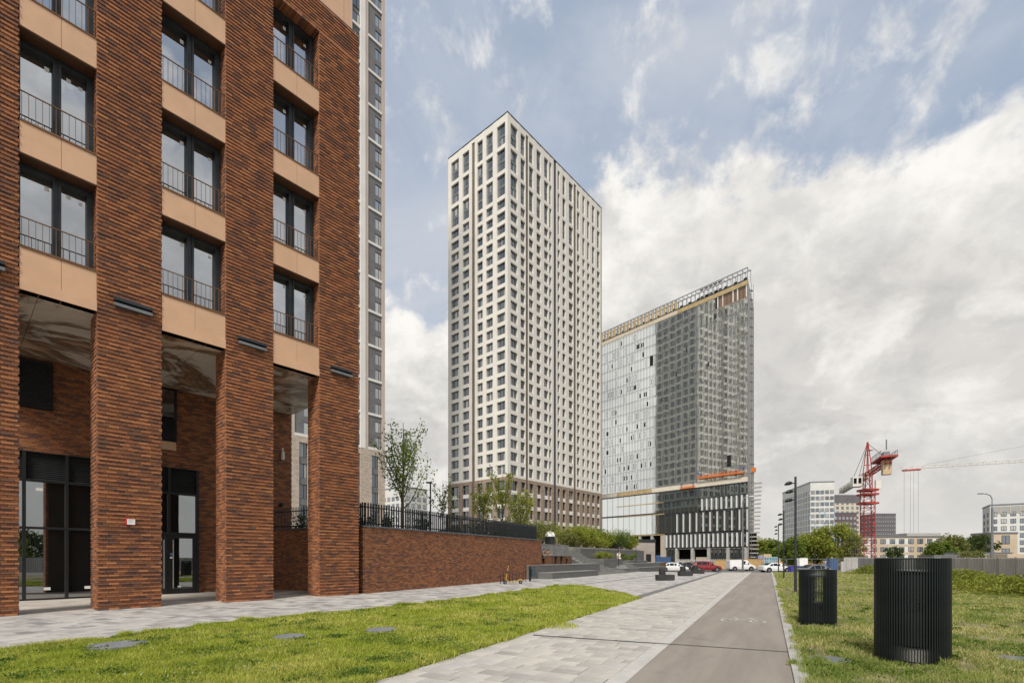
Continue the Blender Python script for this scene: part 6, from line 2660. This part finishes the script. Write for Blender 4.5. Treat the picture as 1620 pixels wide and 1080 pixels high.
D = 290.0
far_building('plum grey block with pale windows in front of the beige slab', (px_dir(1319.5) * D, D), .02, 13.5, 12, (HY - 811) * D / FOC + 2, BRD, 6, 3, 8, 3, 3.1, (1.3, 1.5), glass=glass_mat('pale_window', .4, (.9, .93, .95), (.20, .20, .21), .1), dark_frame=BRD, seed=6)
D = 340.0
far_building('dark grey office block with rows of small windows right of the crane', (px_dir(1385) * D, D), .02, 14.3, 14, (HY - 812.5) * D / FOC + 2, GRD, 9, 4, 10, 3.5, 2.9, (.9, 1.0), dark_frame=GRD, glass=glass_mat('pale_window_small', .35, (.9, .93, .95), (.15, .155, .16), .1), seed=7)
D = 170.0
far_building('low tan brick building with white window bands beyond the fence', (px_dir(1361) * D, D), -.13, 26, 12, (HY - 847) * D / FOC + 1.5, BEI, 9, 4, 3, 1.6, 2.75, (1.5, 1.4), band=None, seed=8)
o = bpy.data.objects[[x.name for x in COL.objects if x.get('label', '').startswith('low tan brick')][0]]
mb = MB()
for k in range(3):
    z = 1.6 + k * 2.75
    mb.box(.6, 5.0, -.045, -.0035, z - .5, z + 1.75).box(7.5, 15.5, -.045, -.0035, z - .35, z + 1.6).box(20.5, 25.5, -.045, -.0035, z - .2, z + 1.5)
mb.build('white_band', BW1, o)
MB().box(15, 25.5, .5, 9, 9.2, 10.6).build('roof_box', CONC, o)
D = 150.0
far_building('tan brick stair block in front of the white hospital slab at far right', (px_dir(1572) * D, D), -.1, 6.6, 8, (HY - 838) * D / FOC + 1, BEI, 1, 2, 2, 2.5, 4.0, (2.0, 2.4), seed=9)
D = 185.0
far_building('long white slab building with a dark attic storey at the right edge', (px_dir(1566) * D * 1.0, D), -.62, 60, 14, (HY - 797) * D / FOC + 1.5, BW1, 24, 2, 7, 1.8, 2.65, (1.3, 1.4), band=None, seed=10)
o = [x for x in COL.objects if x.get('label', '').startswith('long white slab')][0]
hh = (HY - 797) * D / FOC + 1.5
mb = MB()
mb.box(.3, 60, -.06, -.004, hh - 3.1, hh - .4, 0)
for k in range(24):
    mb.box(.3 + k * 2.5, .6 + k * 2.5, -.2, -.062, hh - 3.1, hh - .4, 1)
mb.build('attic_window_band', [TOWERG, BEI], o)
MB().box(38, 46, 3, 9, hh + .52, hh + 3).build('roof_box', CONC, o)
t = thing('garage_row', 'long low white shed wall between the trees and the street lamp', 'shed', (px_dir(1516) * 120, 120, GZ), -.05)
MB().box(0, 12.5, 0, 4, 0, 3.3).build('wall', BW1, t)
MB().box(-.2, 12.7, -.2, 4.2, 3.31, 3.5).build('roof', GREYM, t)
t = thing('garage_row', 'low white and tan shed at the right edge just above the fence', 'shed', (px_dir(1594) * 95, 95, GZ), -.05)
MB().box(0, 9, 0, 4, 0, 2.1).build('wall', BW1, t)
MB().box(-.2, 9.2, -.2, 4.2, 2.11, 2.9).build('roof', BEI, t)
t = thing('garage_row', 'low grey-roofed shed behind the large slatted bin', 'shed', (px_dir(1478) * 100, 100, GZ), -.05)
MB().box(0, 4.4, 0, 4, 0, 2.4).build('wall', BW1, t)
MB().box(-.2, 4.6, -.2, 4.2, 2.41, 2.75).build('roof', GREYM, t)
D = 230.0
far_building('pale low block glimpsed between the grey tower and the cream tower', (px_dir(640) * D, D), .9, 14, 30, (HY - 770) * D / FOC + 2, BW1, 4, 9, 9, 3, 3.3, (1.8, 1.6), seed=12)
# concrete ramp building at the foot of the glass tower
D = 96
t = thing('ramp_wall', 'pale pink-grey ramp wall behind the terrace planting', 'wall', (px_dir(1000) * D, D, GZ), .25)
MB().prism([(0, 0), (5.0, 0), (5.0, 6), (0, 6)], 0, 5.2).build('wall', pmat('ramp_render', (.33, .285, .25), .85, 0, .12, .5), t)
mb = MB()
for x in (1.0, 3.0):
    mb.box(x, x + 1.1, -.06, -.004, 1.4, 2.9)
mb.build('opening', DARKIN, t, kind='stuff')
MB().box(-.1, 5.1, -.1, 6.1, 5.21, 5.8).build('coping', DARKM, t)

# ------------------------------------------------------------------ trees beyond
def tree_at(label, px, D, h, spread, mat, seed, n=5200, leaf=.42, th=.18, group='trees beyond the lawn', **k):
    return make_tree(label, (px_dir(px) * D, D, GZ), h, spread, n, leaf, mat, seed, th, group, **k)


tree_at('large yellow-green tree left of the crane', 1322, 92, 8.8, 4.8, LEAF_B, 101, th=.1)
tree_at('broad yellow-green tree in the middle of the clump behind the lamp posts', 1293, 95, 7.8, 4.5, LEAF_B, 102, th=.1)
tree_at('olive tree at the centre of the clump behind the lamp posts', 1268, 98, 6.8, 3.8, LEAF_C, 103, th=.1)
tree_at('dark green tree just right of the middle lamp post', 1252, 90, 5.6, 2.9, LEAF_A, 104, th=.1)
tree_at('tall thin tree in front of the crane mast', 1352, 88, 6.6, 2.2, LEAF_C, 105, n=1500, leaf=.3)
tree_at('pale green tree beyond the far end of the bike lane', 1207, 150, 8.0, 5.5, LEAF_B, 106, leaf=.6, th=.1)
tree_at('rounded green tree left of the farthest lamp post', 1228, 135, 7.0, 4.2, LEAF_A, 107, leaf=.55, th=.1)
tree_at('spreading tree low behind the kiosks', 1243, 120, 6.0, 4.0, LEAF_A, 108, leaf=.5, th=.1)
tree_at('big rounded tree right of the tan building', 1508, 140, 8.2, 6.0, LEAF_C, 109, leaf=.6, th=.1)
tree_at('green tree beside the tan building and the rounded tree', 1485, 135, 6.6, 4.5, LEAF_A, 110, leaf=.55, th=.1)
tree_at('dark loose tree behind the street lamp on the right', 1556, 130, 8.4, 3.4, LEAF_D, 111, n=2000, leaf=.5)
tree_at('dark tree between the street lamp and the tan stair block', 1540, 150, 8.6, 4.2, LEAF_D, 112, n=3500, leaf=.55)
tree_at('sparse dark tree in front of the tan building', 1415, 128, 5.2, 2.6, LEAF_D, 113, n=1800, leaf=.45)
tree_at('dark tree crowns above the roof of the tan building on the left', 1432, 200, 10.5, 4.2, LEAF_A, 114, leaf=.7)
tree_at('dark tree crown above the roof box of the tan building', 1462, 205, 11.5, 4.0, LEAF_D, 115, leaf=.7)
tree_at('small bush before the white shed wall', 1545, 100, 3.6, 2.4, LEAF_C, 116, n=2200, leaf=.35, th=.1)
tree_at('grey-green bush before the white shed at the right', 1522, 102, 3.4, 2.0, LEAF_C, 117, n=1800, leaf=.35, th=.1)
tree_at('far green trees behind the construction crane', 1375, 210, 7.5, 5.0, LEAF_A, 118, leaf=.7, th=.1)
# a far wooded rim closes the view at the horizon
rg = np.random.default_rng(77)
pts = []
for q in range(420):
    px = rg.uniform(-400, 2400)
    D = rg.uniform(420, 620)
    c = np.array((px_dir(px) * D, D, GZ + rg.uniform(2, 9)))
    pts.append(c + rg.normal(0, 1, (70, 3)) * np.array((9, 7, 3.2)))
leafy('distant_wood', np.concatenate(pts), 3.2, LEAF_D, None, rg, kind='stuff')

# across the street behind the viewer: what the shop windows mirror
REFL = [((25, -16), LEAF_A, 'nearest leafy tree behind the grey fence across the street behind the viewer'), ((29, -7), LEAF_C, 'olive tree behind the grey fence across the street, second of the row'),
        ((33, 2), LEAF_B, 'light green tree behind the grey fence, third of the row behind the viewer'), ((22, -27), LEAF_C, 'olive tree past the end of the grey fence behind the viewer'),
        ((37, 11), LEAF_A, 'green tree behind the grey fence beyond the right edge of the view'), ((31, -18), LEAF_D, 'dark tree deep behind the grey fence behind the viewer')]
for i, (p, mt, lb) in enumerate(REFL):
    make_tree(lb, (p[0], p[1], GZ), 4.4 + .5 * (i % 3), 3.0, 2400, .4, mt, 130 + i, .1, 'trees across the street')
